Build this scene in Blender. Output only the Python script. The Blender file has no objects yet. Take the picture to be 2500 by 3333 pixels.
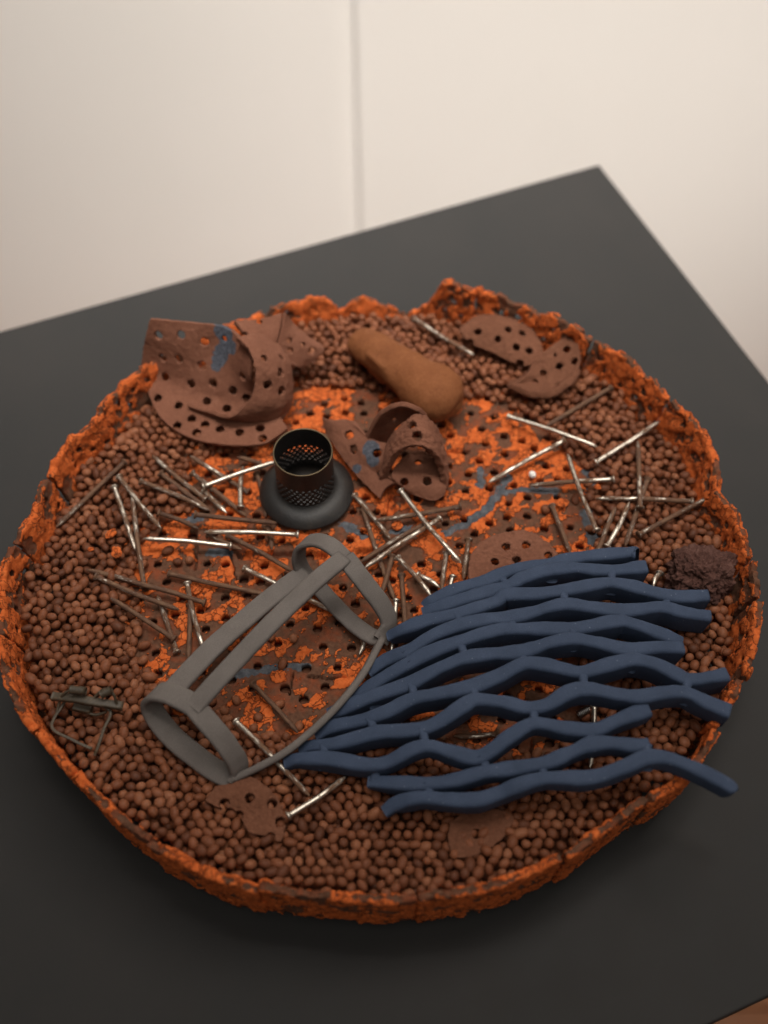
import bpy, bmesh, math, random
import numpy as np
from mathutils import Vector, Matrix, kdtree
random.seed(7); RNG = np.random.default_rng(7)
sc = bpy.context.scene; COL = sc.collection

# ------------------------------------------------------------------ camera
FPX = 3545.0; PITCH = math.radians(56.5); CAMP = np.array([0.0009, -0.33575, 0.60])
FW = np.array([0, math.cos(PITCH), -math.sin(PITCH)]); UP = np.array([0, math.sin(PITCH), math.cos(PITCH)]); RT = np.array([1., 0, 0])
cd = bpy.data.cameras.new("camera"); cam = bpy.data.objects.new("camera", cd); COL.objects.link(cam)
cd.sensor_fit = 'VERTICAL'; cd.sensor_height = 17.3; cd.sensor_width = 17.3
cd.lens = FPX*17.3/3333.0
cd.clip_start = 0.01; cd.clip_end = 50
cam.location = CAMP; cam.rotation_euler = (math.pi/2-PITCH, 0, 0)
cd.dof.use_dof = True; cd.dof.focus_distance = 0.613; cd.dof.aperture_fstop = 1.45; cd.dof.aperture_blades = 7
sc.camera = cam
sc.render.resolution_x = 768; sc.render.resolution_y = 1024
sc.view_settings.view_transform = 'Standard'; sc.view_settings.look = 'None'; sc.view_settings.exposure = 0.0; sc.view_settings.gamma = 1.0

# ------------------------------------------------------------------ room light (indoor gallery key lamp plus added fill and wall lights, no sky)
w = bpy.data.worlds.new("World"); sc.world = w; w.use_nodes = True
bg = w.node_tree.nodes["Background"]; bg.inputs[0].default_value = (1.0, 0.94, 0.87, 1); bg.inputs[1].default_value = 0.135
def area(name, loc, target, size, power, col, sy=None, spread=180):
    l = bpy.data.lights.new(name, 'AREA'); l.energy = power; l.color = col
    l.spread = math.radians(spread); l.shape = 'RECTANGLE'; l.size = size; l.size_y = sy or size
    o = bpy.data.objects.new(name, l); COL.objects.link(o); o.location = loc
    o.rotation_euler = (Vector(target)-Vector(loc)).to_track_quat('-Z', 'Y').to_euler()
    return o
area("key_fill_light", (0.50, 0.36, 1.7), (0.03, -0.05, 0), 0.55, 13.2, (1.0, 0.93, 0.85), 0.9)
area("key_fill_light", (0.05, -0.65, 1.9), (0.0, -0.1, 0), 0.9, 6.4, (1.0, 0.95, 0.88))  # fill added from the front to lift the near side, not a known lamp
area("wall_fill_light", (-0.20, 0.50, 2.2), (-0.15, 0.98, -0.85), 0.7, 11.2, (1.0, 0.955, 0.90), spread=46)  # unseen light added only to brighten the back wall
area("wall_fill_light", (1.7, -0.25, 0.75), (0.0, 0.98, -0.80), 0.5, 4.3, (1.0, 0.955, 0.90), spread=52)  # second added light, low at the side, evens out the wall's right part

# ------------------------------------------------------------------ helpers
def ray(u, v): return RT*(u-1250)/FPX - UP*(v-1666.5)/FPX + FW
def at(u, v, z):
    d = ray(u, v); return CAMP + d*((z-CAMP[2])/d[2])
def proj(V):
    d = np.asarray(V)-CAMP; k = d@FW
    return np.stack([1250+FPX*(d@RT)/k, 1666.5-FPX*(d@UP)/k, k], -1)
CR = {'K1': (400, 900, 2.37), 'K2': (1000, 950, 2.765), 'K3': (1300, 850, 1.508), 'K4': (0, 1300, 1.8433), 'K5': (700, 1350, 2.0737),
      'K6': (400, 1700, 1.659), 'K8': (1500, 1650, 1.659), 'K9': (0, 2100, 2.0737), 'K10': (700, 2450, 2.0737), 'K11': (1400, 2400, 1.508),
      'N1': (900, 1750, 2.0737), 'N2': (1650, 1750, 2.0737), 'N3': (900, 2200, 2.0737), 'N4': (1650, 2200, 2.0737),
      'M': (900, 1200, 2.0737), 'R': (1400, 1200, 2.0737), 'L': (400, 2100, 2.0737), 'Q': (450, 1650, 2.0737), 'V': (1850, 1350, 2.5523),
      'D': (0, 0, 0.6636), 'F': (0, 0, 1.0)}
def px(c, x, y): a = CR[c]; return (a[0]+x/a[2], a[1]+y/a[2])
def pt(c, x, y, z): return at(*px(c, x, y), z)

_perm = np.random.default_rng(3).permutation(4096)
_gr = np.random.default_rng(4).normal(size=(4096, 3)); _gr /= np.linalg.norm(_gr, axis=1)[:, None]
def noise(P):
    P = np.asarray(P, float); i = np.floor(P).astype(int); f = P-i; u = f*f*f*(f*(f*6-15)+10)
    def g(a, b, c):
        h = _perm[(_perm[(_perm[(i[:, 0]+a) & 4095]+i[:, 1]+b) & 4095]+i[:, 2]+c) & 4095]
        return (_gr[h]*(f-np.array([a, b, c]))).sum(1)
    L = lambda t, a, b: a+t*(b-a)
    return L(u[:, 2], L(u[:, 1], L(u[:, 0], g(0,0,0), g(1,0,0)), L(u[:, 0], g(0,1,0), g(1,1,0))),
             L(u[:, 1], L(u[:, 0], g(0,0,1), g(1,0,1)), L(u[:, 0], g(0,1,1), g(1,1,1))))
def fbm(P, sc_, oct_=4, off=0.0, gain=0.5):
    P = np.asarray(P)*sc_+off; r = 0; a = 1
    for _ in range(oct_): r = r+a*noise(P); P = P*2.03+17.1; a *= gain
    return r
def sstep(a, b, x): t = np.clip((x-a)/(b-a), 0, 1); return t*t*(3-2*t)

def mesh(name, V, F, smooth=True, mask=None):
    """F: list of int arrays (m,k)"""
    me = bpy.data.meshes.new(name); V = np.asarray(V, np.float32)
    if isinstance(F, np.ndarray): F = [F]
    F = [np.asarray(f, np.int32) for f in F if len(f)]
    loops = np.concatenate([f.ravel() for f in F]); tot = np.concatenate([np.full(len(f), f.shape[1], np.int32) for f in F])
    st = np.concatenate([[0], np.cumsum(tot)[:-1]]).astype(np.int32)
    me.vertices.add(len(V)); me.vertices.foreach_set('co', V.ravel())
    me.loops.add(len(loops)); me.loops.foreach_set('vertex_index', loops)
    me.polygons.add(len(tot)); me.polygons.foreach_set('loop_start', st)
    me.polygons.foreach_set('use_smooth', np.full(len(tot), smooth))
    me.update(calc_edges=True); me.validate()
    if mask is not None:
        a = me.color_attributes.new('mask', 'FLOAT_COLOR', 'POINT')
        c = np.zeros((len(V), 4), np.float32); c[:, 3] = 1; c[:, :mask.shape[1]] = mask
        a.data.foreach_set('color', c.ravel())
    return me
def link(name, me, mat=None, parent=None, loc=None, rot=None):
    o = bpy.data.objects.new(name, me); COL.objects.link(o)
    if mat and me: 
        if not me.materials: me.materials.append(mat)
    if parent: o.parent = parent
    if loc is not None: o.location = loc
    if rot is not None: o.rotation_euler = rot
    return o
def tag(o, label=None, cat=None, group=None, kind=None):
    if label: o['label'] = label
    if cat: o['category'] = cat
    if group: o['group'] = group
    if kind: o['kind'] = kind
    return o
def thing(name, label, cat, loc, group=None):
    o = bpy.data.objects.new(name, None); COL.objects.link(o); o.location = loc; o.empty_display_size = .01
    return tag(o, label, cat, group)
def child(name, V, F, mat, root, smooth=True, mask=None):
    V = np.asarray(V)-np.array(root.location); return link(name, mesh(name, V, F, smooth, mask), mat, root)

def cmr(P, n):
    """catmull-rom resample of (k,d) to n samples"""
    P = np.asarray(P, float); k = len(P); E = np.vstack([2*P[0]-P[1], P, 2*P[-1]-P[-2]])
    t = np.linspace(0, k-1-1e-9, n); i = t.astype(int); f = (t-i)[:, None]
    a, b, c, d = E[i], E[i+1], E[i+2], E[i+3]
    return .5*(2*b+(c-a)*f+(2*a-5*b+4*c-d)*f**2+(3*b-a-3*c+d)*f**3)
def loft(C, n, m):
    C = np.asarray(C, float); A = np.stack([cmr(C[:, j], n) for j in range(C.shape[1])], 1)
    return np.stack([cmr(A[i], m) for i in range(n)], 0)
def gridq(n, m, wrap=False):
    i, j = np.meshgrid(np.arange(n-1), np.arange(m if wrap else m-1), indexing='ij'); j2 = (j+1) % m
    return np.stack([i*m+j, (i+1)*m+j, (i+1)*m+j2, i*m+j2], -1).reshape(-1, 4)
def vnorm(V, Q):
    n = np.cross(V[Q[:, 2]]-V[Q[:, 0]], V[Q[:, 3 % Q.shape[1]]]-V[Q[:, 1]]); N = np.zeros_like(V)
    for k in range(Q.shape[1]): np.add.at(N, Q[:, k], n)
    return N/np.maximum(np.linalg.norm(N, axis=1), 1e-12)[:, None]
def cut(V, Q, holes, cell):
    V = V.copy(); bad = np.zeros(len(Q), bool)
    for c, r in holes:
        d = np.linalg.norm(V-c, axis=1); s = (np.abs(d-r) < .6*cell) & (d > 1e-9)
        V[s] = c+(V[s]-c)*(r/d[s])[:, None]; d[s] = r
        dq = d[Q]; bad |= (dq < r-1e-7).any(1) | (dq < r+1e-7).all(1)
    return V, Q[~bad]
def slab(V, Q, t, k=2):
    """solidify an open quad sheet; returns verts, quads, side flag (+1 top, -1 bottom, 0 edge), fraction"""
    used = np.unique(Q); mp = np.full(len(V), -1); mp[used] = np.arange(len(used)); V = V[used]; Q = mp[Q]; n = len(V)
    N = vnorm(V, Q); t = np.broadcast_to(np.asarray(t, float), (len(used),)) if np.ndim(t) == 0 else np.asarray(t)[used]
    T = V+N*t[:, None]/2; B = V-N*t[:, None]/2
    e = np.concatenate([Q[:, [0, 1]], Q[:, [1, 2]], Q[:, [2, 3]], Q[:, [3, 0]]]); key = np.sort(e, 1); kk = key[:, 0]*n+key[:, 1]
    u, inv, cnt = np.unique(kk, return_inverse=True, return_counts=True); be = e[cnt[inv] == 1]
    bv = np.unique(be); bm_ = np.full(n, -1); bm_[bv] = np.arange(len(bv))
    VV = [T, B]; lay = [np.arange(n)]; base = 2*n; side = [np.ones(n), -np.ones(n)]
    for i in range(1, k):
        f = i/k; VV.append(T[bv]*(1-f)+B[bv]*f); m = np.full(n, -1); m[bv] = base+np.arange(len(bv)); lay.append(m); base += len(bv); side.append(np.full(len(bv), (1-2*f)*.9))
    lay.append(np.arange(n)+n)
    F = [Q, Q[:, ::-1]+n]
    for i in range(k): F.append(np.stack([lay[i][be[:, 1]], lay[i][be[:, 0]], lay[i+1][be[:, 0]], lay[i+1][be[:, 1]]], 1))
    return np.vstack(VV), np.vstack(F), np.concatenate(side), used
def pick(V, u, v):
    p = proj(V); d = np.hypot(p[:, 0]-u, p[:, 1]-v); near = np.where(d < d.min()+4)[0]
    return V[near[np.argmin(p[near, 2])]].copy()
def sweep(P, W, prof, cap=True):
    """sweep closed profile (k,2) (w,t) along P (n,3) with width dirs W"""
    P = np.asarray(P); n = len(P); T = np.gradient(P, axis=0); T /= np.linalg.norm(T, axis=1)[:, None]
    W = np.broadcast_to(np.asarray(W, float), P.shape); W = W-T*(W*T).sum(1)[:, None]; W = W/np.linalg.norm(W, axis=1)[:, None]
    B = np.cross(T, W); pr = np.broadcast_to(np.asarray(prof), (n,)+np.shape(prof)[-2:]); k = pr.shape[1]
    V = (P[:, None]+W[:, None]*pr[:, :, :1]+B[:, None]*pr[:, :, 1:]).reshape(-1, 3); F = [gridq(n, k, True)]
    if cap: F += [np.arange(k)[::-1][None], ((n-1)*k+np.arange(k))[None]]
    # turn faces outward
    return V, F
def rrect(w, h, r, k=3):
    out = []
    for cx, cy, a0 in ((w/2-r, h/2-r, 0), (-w/2+r, h/2-r, 90), (-w/2+r, -h/2+r, 180), (w/2-r, -h/2+r, 270)):
        for i in range(k+1):
            a = math.radians(a0+90*i/k); out.append((cx+r*math.cos(a), cy+r*math.sin(a)))
    return np.array(out)
def circ(r, k=10): a = np.arange(k)/k*2*math.pi; return np.stack([r*np.cos(a), r*np.sin(a)], 1)
def tube(P, r, k=10):
    P = np.asarray(P); t = P[-1]-P[0]; W = np.cross(t, [0.13, 0.2, 1]); 
    if np.linalg.norm(W) < 1e-6: W = np.array([1., 0, 0])
    r = np.broadcast_to(np.asarray(r, float), (len(P),)); return sweep(P, W, np.stack([circ(q, k) for q in r]))
def join(parts):
    V = []; F3 = {}; n = 0
    for v, f in parts:
        V.append(v)
        for a in (f if isinstance(f, list) else [f]): F3.setdefault(a.shape[1], []).append(np.asarray(a)+n)
        n += len(v)
    return np.vstack(V), [np.vstack(x) for x in F3.values()]
def inpoly(X, Y, poly):
    r = np.zeros(np.shape(X), bool); p = np.asarray(poly); q = np.roll(p, 1, 0)
    for (x1, y1), (x2, y2) in zip(p, q):
        c = ((y1 > Y) != (y2 > Y)); r ^= c & (X < (x2-x1)*(Y-y1)/((y2-y1) if y2 != y1 else 1e-12)+x1)
    return r
def pdist(X, pl):
    """distance of points (n,2) to polyline"""
    pl = np.asarray(pl); best = np.full(len(X), 9.)
    for a, b in zip(pl[:-1], pl[1:]):
        d = b-a; t = np.clip(((X-a)@d)/(d@d+1e-12), 0, 1); best = np.minimum(best, np.linalg.norm(X-a-t[:, None]*d, axis=1))
    return best

# ------------------------------------------------------------------ materials
class NT:
    def __init__(s, name):
        s.m = bpy.data.materials.new(name); s.m.use_nodes = True; s.t = s.m.node_tree; s.b = s.t.nodes["Principled BSDF"]
    def n(s, ty, **kw):
        o = s.t.nodes.new(ty)
        for k, v in kw.items():
            if hasattr(o, k) and k not in ('Scale',): setattr(o, k, v)
            else: o.inputs[k.replace('_', ' ')].default_value = v
        return o
    def l(s, a, b): s.t.links.new(a, b)
    def coord(s): return s.n('ShaderNodeTexCoord').outputs['Object']
    def geo(s): return s.n('ShaderNodeNewGeometry')
    def noise(s, scale, detail=4, rough=.55, vec=None):
        o = s.n('ShaderNodeTexNoise'); o.inputs['Scale'].default_value = scale; o.inputs['Detail'].default_value = detail; o.inputs['Roughness'].default_value = rough
        s.l(vec or s.coord(), o.inputs['Vector']); return o.outputs['Fac']
    def ramp(s, fac, stops):
        o = s.n('ShaderNodeValToRGB'); e = o.color_ramp.elements
        while len(e) < len(stops): e.new(.5)
        for q, (p, c) in zip(e, stops): q.position = p; q.color = (c[0], c[1], c[2], 1) if len(np.atleast_1d(c)) > 1 else (c, c, c, 1)
        s.l(fac, o.inputs[0]); return o.outputs[0]
    def mix(s, fac, a, b, mode='MIX'):
        o = s.n('ShaderNodeMix'); o.data_type = 'RGBA'; o.blend_type = mode
        for i, x in ((0, fac), (6, a), (7, b)):
            if hasattr(x, 'is_output'): s.l(x, o.inputs[i])
            elif i == 0: o.inputs[0].default_value = x
            else: o.inputs[i].default_value = (*x, 1)
        return o.outputs[2]
    def math(s, op, a, b=None):
        o = s.n('ShaderNodeMath'); o.operation = op
        for i, x in ((0, a), (1, b)):
            if x is None: continue
            if hasattr(x, 'is_output'): s.l(x, o.inputs[i])
            else: o.inputs[i].default_value = x
        return o.outputs[0]
    def bump(s, h, strength, dist, prev=None):
        o = s.n('ShaderNodeBump'); o.inputs['Strength'].default_value = strength; o.inputs['Distance'].default_value = dist
        s.l(h, o.inputs['Height'])
        if prev: s.l(prev, o.inputs['Normal'])
        return o.outputs[0]
    def done(s, col=None, rough=None, nor=None, metal=None, spec=None):
        for k, v in (('Base Color', col), ('Roughness', rough), ('Normal', nor), ('Metallic', metal), ('Specular IOR Level', spec)):
            if v is None: continue
            if hasattr(v, 'is_output'): s.l(v, s.b.inputs[k])
            else: s.b.inputs[k].default_value = v if not isinstance(v, tuple) else (*v, 1)
        return s.m

def m_crust():
    a = NT('crusted_clay'); v = a.n('ShaderNodeVertexColor'); v.layer_name = 'mask'
    sp = a.n('ShaderNodeSeparateColor'); a.l(v.outputs[0], sp.inputs[0]); c = a.coord()
    fine = a.noise(900, 5, .65, c); big = a.noise(60, 3, .5, c); mid = a.noise(300, 4, .6, c)
    cr = a.math('ADD', sp.outputs[0], a.math('MULTIPLY', a.math('SUBTRACT', fine, .5), .9))
    crm = a.ramp(cr, [(.40, 0.), (.58, 1.)])
    vo = a.n('ShaderNodeTexVoronoi'); vo.feature = 'DISTANCE_TO_EDGE'; vo.inputs['Scale'].default_value = 210
    wv = a.n('ShaderNodeVectorMath'); wv.operation = 'ADD'; a.l(c, wv.inputs[0])
    nn = a.n('ShaderNodeTexNoise'); nn.inputs['Scale'].default_value = 260; nn.inputs['Detail'].default_value = 3; a.l(c, nn.inputs['Vector'])
    sv = a.n('ShaderNodeVectorMath'); sv.operation = 'SCALE'; sv.inputs['Scale'].default_value = .006; a.l(nn.outputs['Color'], sv.inputs[0]); a.l(sv.outputs[0], wv.inputs[1])
    a.l(wv.outputs[0], vo.inputs['Vector'])
    crack = a.ramp(vo.outputs['Distance'], [(.0, 0.), (.07, 1.)])
    ckm = a.math('MAXIMUM', crack, a.ramp(big, [(.50, 0.), (.60, 1.)]))
    org = a.ramp(mid, [(.25, (.39, .074, .017)), (.5, (.54, .115, .027)), (.8, (.64, .165, .045))])
    brn = a.ramp(a.noise(420, 5, .6, c), [(.25, (.075, .034, .020)), (.6, (.125, .060, .036)), (.85, (.18, .09, .056))])
    red = a.mix(a.ramp(a.noise(130, 3, .5, c), [(.45, 0.), (.7, .55)]), brn, (.26, .055, .018))
    org = a.mix(ckm, (.10, .028, .012), org)
    col = a.mix(crm, red, org)
    gl = a.math('ADD', sp.outputs[1], a.math('MULTIPLY', a.math('SUBTRACT', fine, .5), .5))
    glm = a.ramp(gl, [(.42, 0.), (.6, 1.)])
    glc = a.ramp(mid, [(.3, (.040, .043, .050)), (.55, (.080, .085, .096)), (.8, (.15, .155, .165))])
    col = a.mix(glm, col, glc)
    h = a.math('ADD', a.math('MULTIPLY', crm, a.math('ADD', a.math('MULTIPLY', ckm, .5), .5)), a.math('MULTIPLY', fine, .55))
    nb = a.bump(h, .9, .0011)
    rg = a.mix(glm, (.9, .9, .9), (.38, .38, .38))
    return a.done(col, rg, nb, spec=.12)
def m_clay(name, lo, mid, hi, bumpd=.0006, scale=500, glaze=False, spec=.25, rough=.88, st=.6):
    a = NT(name); c = a.coord(); n1 = a.noise(scale, 5, .65, c); n2 = a.noise(70, 3, .5, c)
    f = a.math('ADD', a.math('MULTIPLY', n1, .6), a.math('MULTIPLY', n2, .4))
    col = a.ramp(f, [(.3, lo), (.5, mid), (.72, hi)])
    if glaze:
        v = a.n('ShaderNodeVertexColor'); v.layer_name = 'mask'; sp = a.n('ShaderNodeSeparateColor'); a.l(v.outputs[0], sp.inputs[0])
        g = a.ramp(a.math('ADD', sp.outputs[1], a.math('MULTIPLY', a.math('SUBTRACT', n1, .5), .6)), [(.4, 0.), (.6, 1.)])
        col = a.mix(g, col, a.ramp(n1, [(.3, (.035, .037, .046)), (.6, (.075, .080, .098)), (.8, (.17, .17, .19))]))
    return a.done(col, rough, a.bump(n1, st, bumpd), spec=spec)
def m_pellet():
    a = NT('clay_pellet'); c = a.coord(); g = a.geo(); oi = a.n('ShaderNodeObjectInfo')
    r = a.math('FRACT', a.math('ADD', g.outputs['Random Per Island'], oi.outputs['Random']))
    base = a.ramp(r, [(0, (.085, .028, .013)), (.3, (.150, .049, .021)), (.75, (.19, .064, .028)), (1, (.245, .094, .045))])
    n = a.noise(700, 4, .6, c); col = a.mix(.5, base, a.ramp(n, [(.3, (.55, .55, .55)), (.7, (1.3, 1.3, 1.3))]), 'MULTIPLY')
    col = a.mix(a.ramp(a.noise(250, 2, .5, c), [(.55, 0.), (.75, .25)]), col, (.30, .14, .085))
    return a.done(col, .58, a.bump(n, .3, .0004), spec=.22)
def m_nail():
    a = NT('rusty_steel'); c = a.coord(); oi = a.n('ShaderNodeObjectInfo')
    mp = a.n('ShaderNodeMapping'); mp.inputs['Scale'].default_value = (1, 1, .35); a.l(c, mp.inputs['Vector'])
    ad = a.n('ShaderNodeVectorMath'); ad.operation = 'ADD'; a.l(mp.outputs[0], ad.inputs[0])
    cb = a.n('ShaderNodeCombineXYZ'); a.l(a.math('MULTIPLY', oi.outputs['Random'], 5.), cb.inputs[0]); a.l(cb.outputs[0], ad.inputs[1])
    n = a.noise(420, 5, .65, ad.outputs[0]); n2 = a.noise(110, 2, .5, ad.outputs[0])
    f = a.math('ADD', a.math('MULTIPLY', n, .7), a.math('MULTIPLY', n2, .3))
    f = a.math('ADD', f, a.math('MULTIPLY', a.math('SUBTRACT', oi.outputs['Alpha'], .41), .36))
    ru = a.ramp(f, [(.44, 0.), (.53, 1.)])
    rc = a.ramp(n, [(.3, (.05, .022, .013)), (.5, (.115, .055, .030)), (.75, (.19, .105, .055))])
    col = a.mix(ru, (.56, .50, .42), rc)
    mt = a.ramp(ru, [(0, 1.), (1, .25)]); ro = a.ramp(ru, [(0, .36), (1, .75)])
    return a.done(col, ro, a.bump(n, .5, .0004), metal=mt)

M_CRUST = m_crust(); M_PEL = m_pellet(); M_NAIL = m_nail()
M_SHARD = m_clay('terracotta_sheet', (.12, .046, .026), (.16, .063, .036), (.21, .088, .053), .0005, 600, glaze=True)
M_BROWN = m_clay('brown_shard_clay', (.095, .036, .018), (.13, .050, .026), (.175, .072, .040), .0010, 450, glaze=True)
M_BLUE = m_clay('blue_clay', (.0245, .037, .065), (.033, .049, .087), (.049, .068, .113), .0003, 1500, st=.5, rough=.8, spec=.3)
t = M_BLUE.node_tree; bsdf = t.nodes['Principled BSDF']; src = bsdf.inputs['Base Color'].links[0].from_socket
vo = t.nodes.new('ShaderNodeTexVoronoi'); vo.inputs['Scale'].default_value = 190; t.links.new(t.nodes['Texture Coordinate'].outputs['Object'], vo.inputs['Vector'])
rp = t.nodes.new('ShaderNodeValToRGB'); rp.color_ramp.elements[0].color = (.55, .55, .55, 1); rp.color_ramp.elements[1].position = .10; rp.color_ramp.elements[1].color = (0, 0, 0, 1); t.links.new(vo.outputs['Distance'], rp.inputs[0])
mx = t.nodes.new('ShaderNodeMix'); mx.data_type = 'RGBA'; t.links.new(rp.outputs[0], mx.inputs[0]); t.links.new(src, mx.inputs[6]); mx.inputs[7].default_value = (.22, .25, .30, 1); t.links.new(mx.outputs[2], bsdf.inputs['Base Color'])
M_GREY = m_clay('grey_clay', (.100, .085, .076), (.127, .110, .100), (.160, .140, .126), .0003, 1400, st=.5, rough=.82)
M_STONE = m_clay('ochre_stone', (.125, .041, .014), (.172, .059, .020), (.23, .088, .034), .0007, 600, rough=.8, spec=.2)
M_LAVA = m_clay('lava_rock', (.035, .016, .012), (.085, .036, .027), (.17, .09, .07), .0016, 420, st=1.0)
M_BLACK = m_clay('blackened_metal', (.006, .0055, .0055), (.0125, .0108, .010), (.034, .025, .019), .0003, 700, rough=.48, spec=.5)
M_CLIP = m_clay('oxidised_metal', (.026, .019, .011), (.050, .035, .019), (.11, .068, .036), .0005, 700, rough=.55, spec=.5)
a = NT('worn_brass_edge'); M_BRASS = a.done((.13, .098, .058), .55, metal=.8)
a = NT('white_grit'); M_WHITE = a.done((.75, .72, .68), .6)
a = NT('steel_wire'); M_STEEL = a.done((.35, .34, .33), .3, metal=1.0)
def m_plinth():
    a = NT('dark_table_board'); c = a.coord(); n = a.noise(9, 4, .55, c); f = a.noise(900, 3, .6, c); s = a.noise(45, 4, .6, c)
    col = a.ramp(a.math('ADD', a.math('MULTIPLY', n, .6), a.math('MULTIPLY', s, .4)), [(.3, (.0290, .0288, .0284)), (.7, (.0365, .0342, .0328))])
    vo = a.n('ShaderNodeTexVoronoi'); vo.inputs['Scale'].default_value = 42; a.l(c, vo.inputs['Vector'])
    dust = a.ramp(vo.outputs['Distance'], [(.0, 1.), (.03, 0.)])
    sel = a.math('GREATER_THAN', a.noise(20, 1, .5, c), .55)
    col = a.mix(a.math('MULTIPLY', a.math('MULTIPLY', dust, sel), .5), col, (.3, .26, .22))
    return a.done(col, a.ramp(s, [(.3, .58), (.7, .68)]), a.bump(f, .12, .0003), spec=.10)
M_PLINTH = m_plinth()
def m_wall():
    a = NT('painted_wall'); c = a.coord(); n = a.noise(2.2, 3, .5, c)
    return a.done(a.ramp(n, [(.3, (.79, .755, .71)), (.7, (.83, .79, .745))]), .85, a.bump(a.noise(400, 3, .6, c), .1, .0006))
M_WALL = m_wall()
def m_wood():
    a = NT('orange_floorboard'); c = a.coord(); mp = a.n('ShaderNodeMapping'); mp.inputs['Scale'].default_value = (3, 40, 3); a.l(c, mp.inputs[0])
    n = a.noise(3, 5, .6, mp.outputs[0]); return a.done(a.ramp(n, [(.3, (.17, .055, .013)), (.7, (.27, .092, .023))]), .4, spec=.4)
M_WOOD = m_wood()

# ------------------------------------------------------------------ setting: floor, wall panels, plinth
ZF = 0.035                                  # top of the tray's floor
def box(x0, x1, y0, y1, z0, z1, b=0.0):
    bm = bmesh.new(); bmesh.ops.create_cube(bm, size=1)
    for v in bm.verts: v.co = (x0+(v.co.x+.5)*(x1-x0), y0+(v.co.y+.5)*(y1-y0), z0+(v.co.z+.5)*(z1-z0))
    if b: bmesh.ops.bevel(bm, geom=bm.edges[:], offset=b, segments=3, profile=.5, affect='EDGES')
    me = bpy.data.meshes.new('box'); bm.to_mesh(me); bm.free(); return me
floor = tag(link('floor', box(-3, 3, -3, 1.2, -1.26, -1.212), M_WOOD), kind='structure')
for i in range(24):
    o = link('floorboard', box(-3, 3, -1.8+i*.125, -1.8+i*.125+.122, -1.211, -1.2, .0015), M_WOOD, floor)
c0 = at(0, 1078, 0); c1 = at(1950, 535, 0); c2 = at(2500, 1240, 0); nr = at(2308, 3333, 0)
ex = (c0-c1)[:2]; ex /= np.linalg.norm(ex); ey = np.array([-ex[1], ex[0]]); ey = ey if (c2-c1)[:2]@ey > 0 else -ey
wlen = .62; dlen = (nr-c1)[:2]@ey
def plan(u0, u1, v0, v1, z0, z1, bev):
    me = box(0, 1, 0, 1, 0, 1); A = []
    for v in me.vertices:
        q = c1[:2]+ex*(u0 if v.co.x < .5 else u1)+ey*(v0 if v.co.y < .5 else v1); v.co = (q[0], q[1], z0 if v.co.z < .5 else z1)
    bm = bmesh.new(); bm.from_mesh(me); bmesh.ops.recalc_face_normals(bm, faces=bm.faces[:])
    bmesh.ops.bevel(bm, geom=bm.edges[:], offset=bev, segments=3, profile=.5, affect='EDGES'); bm.to_mesh(me); bm.free(); return me
pl = thing('display_plinth', 'dark grey matte display table whose top carries the round orange tray', 'plinth', (0, 0, -1.2))
for nm, a_ in (('table_top', (0, wlen, 0, dlen, -.023, 0, .0012)), ('table_base', (.06, wlen-.06, .06, dlen-.06, -1.2, -.0235, .002))):
    me = plan(*a_); o = link(nm, me, M_PLINTH, pl); o.matrix_parent_inverse = Matrix.Translation((0, 0, 1.2))
YW = .98
xs = float((CAMP+ray(1163, 500)*((YW-CAMP[1])/ray(1163, 500)[1]))[0])
def prism(poly, z0, z1):
    n = len(poly); V = np.array([(x, y, z) for z in (z0, z1) for x, y in poly]); i = np.arange(n); j = (i+1) % n
    return mesh('panel', V, [np.stack([i, j, j+n, i+n], 1), i[::-1][None], (i+n)[None]], False)
wl = thing('wall', 'plain off white panelled wall standing behind the dark plinth', 'wall', (0, YW, -1.2))
for nm, me in (('wall_panel', prism([(-3, YW+.002), (xs-.030, YW+.001), (xs-.018, YW+.0014), (xs-.008, YW+.0022), (xs-.0008, YW+.0036), (xs-.0008, YW+.03), (-3, YW+.03)], -1.2, 1.6)), ('wall_panel', box(xs+.0005, 3, YW, YW+.03, -1.2, 1.6, .003)), ('backing_board', box(-3, 3, YW+.031, YW+.08, -1.2, 1.6))):
    o = link(nm, me, M_WALL, wl); o.matrix_parent_inverse = Matrix.Translation((0, -YW, 1.2))

# ------------------------------------------------------------------ ceramic tray
tray = thing('ceramic_tray', 'large round perforated clay tray with ragged flaking orange rim on the dark plinth', 'tray', (0, 0, 0.0))
EXPO = [px('F', *p) for p in [(900,1270),(1180,1255),(1300,1300),(1400,1310),(1520,1290),(1640,1310),(1750,1365),(1810,1410),(1855,1490),(1930,1520),(1915,1600),(1950,1700),(1945,1800),
        (1960,2000),(1900,2180),(1910,2330),(1830,2450),(1650,2490),(1500,2440),(1330,2400),(1150,2420),(1000,2420),(850,2400),(740,2350),(640,2290),(500,2225),(430,2120),(470,1990),(430,1900),(405,1870),(480,1840),(440,1790),(500,1720),(630,1660),(600,1540),(680,1480),(830,1470)]]
EXPO = np.array([at(u, v, ZF)[:2] for u, v in EXPO])
GL = lambda c, pts: np.array([pt(c, x, y, ZF)[:2] for x, y in pts])
glaze_lines = [(GL('R', [(110,1110),(250,1040),(400,940),(450,850),(510,760),(530,740)]), .0038), (GL('R', [(470,840),(640,820),(850,830)]), .0030), (GL('R', [(340,690),(335,790)]), .0040),
               (GL('R', [(1060,700),(1130,660),(1080,760),(1090,830)]), .005), (GL('R', [(1060,980),(1100,1160)]), .006), (GL('L', [(730,240),(800,190),(950,170),(1080,140),(1250,150)]), .0033),
               (GL('Q', [(1380,120),(1450,150),(1520,200)]), .004), (GL('M', [(780,1110),(900,1080)]), .003), (GL('Q', [(480,310),(610,305)]), .004), (GL('Q', [(350,90),(420,70)]), .004)]
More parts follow.
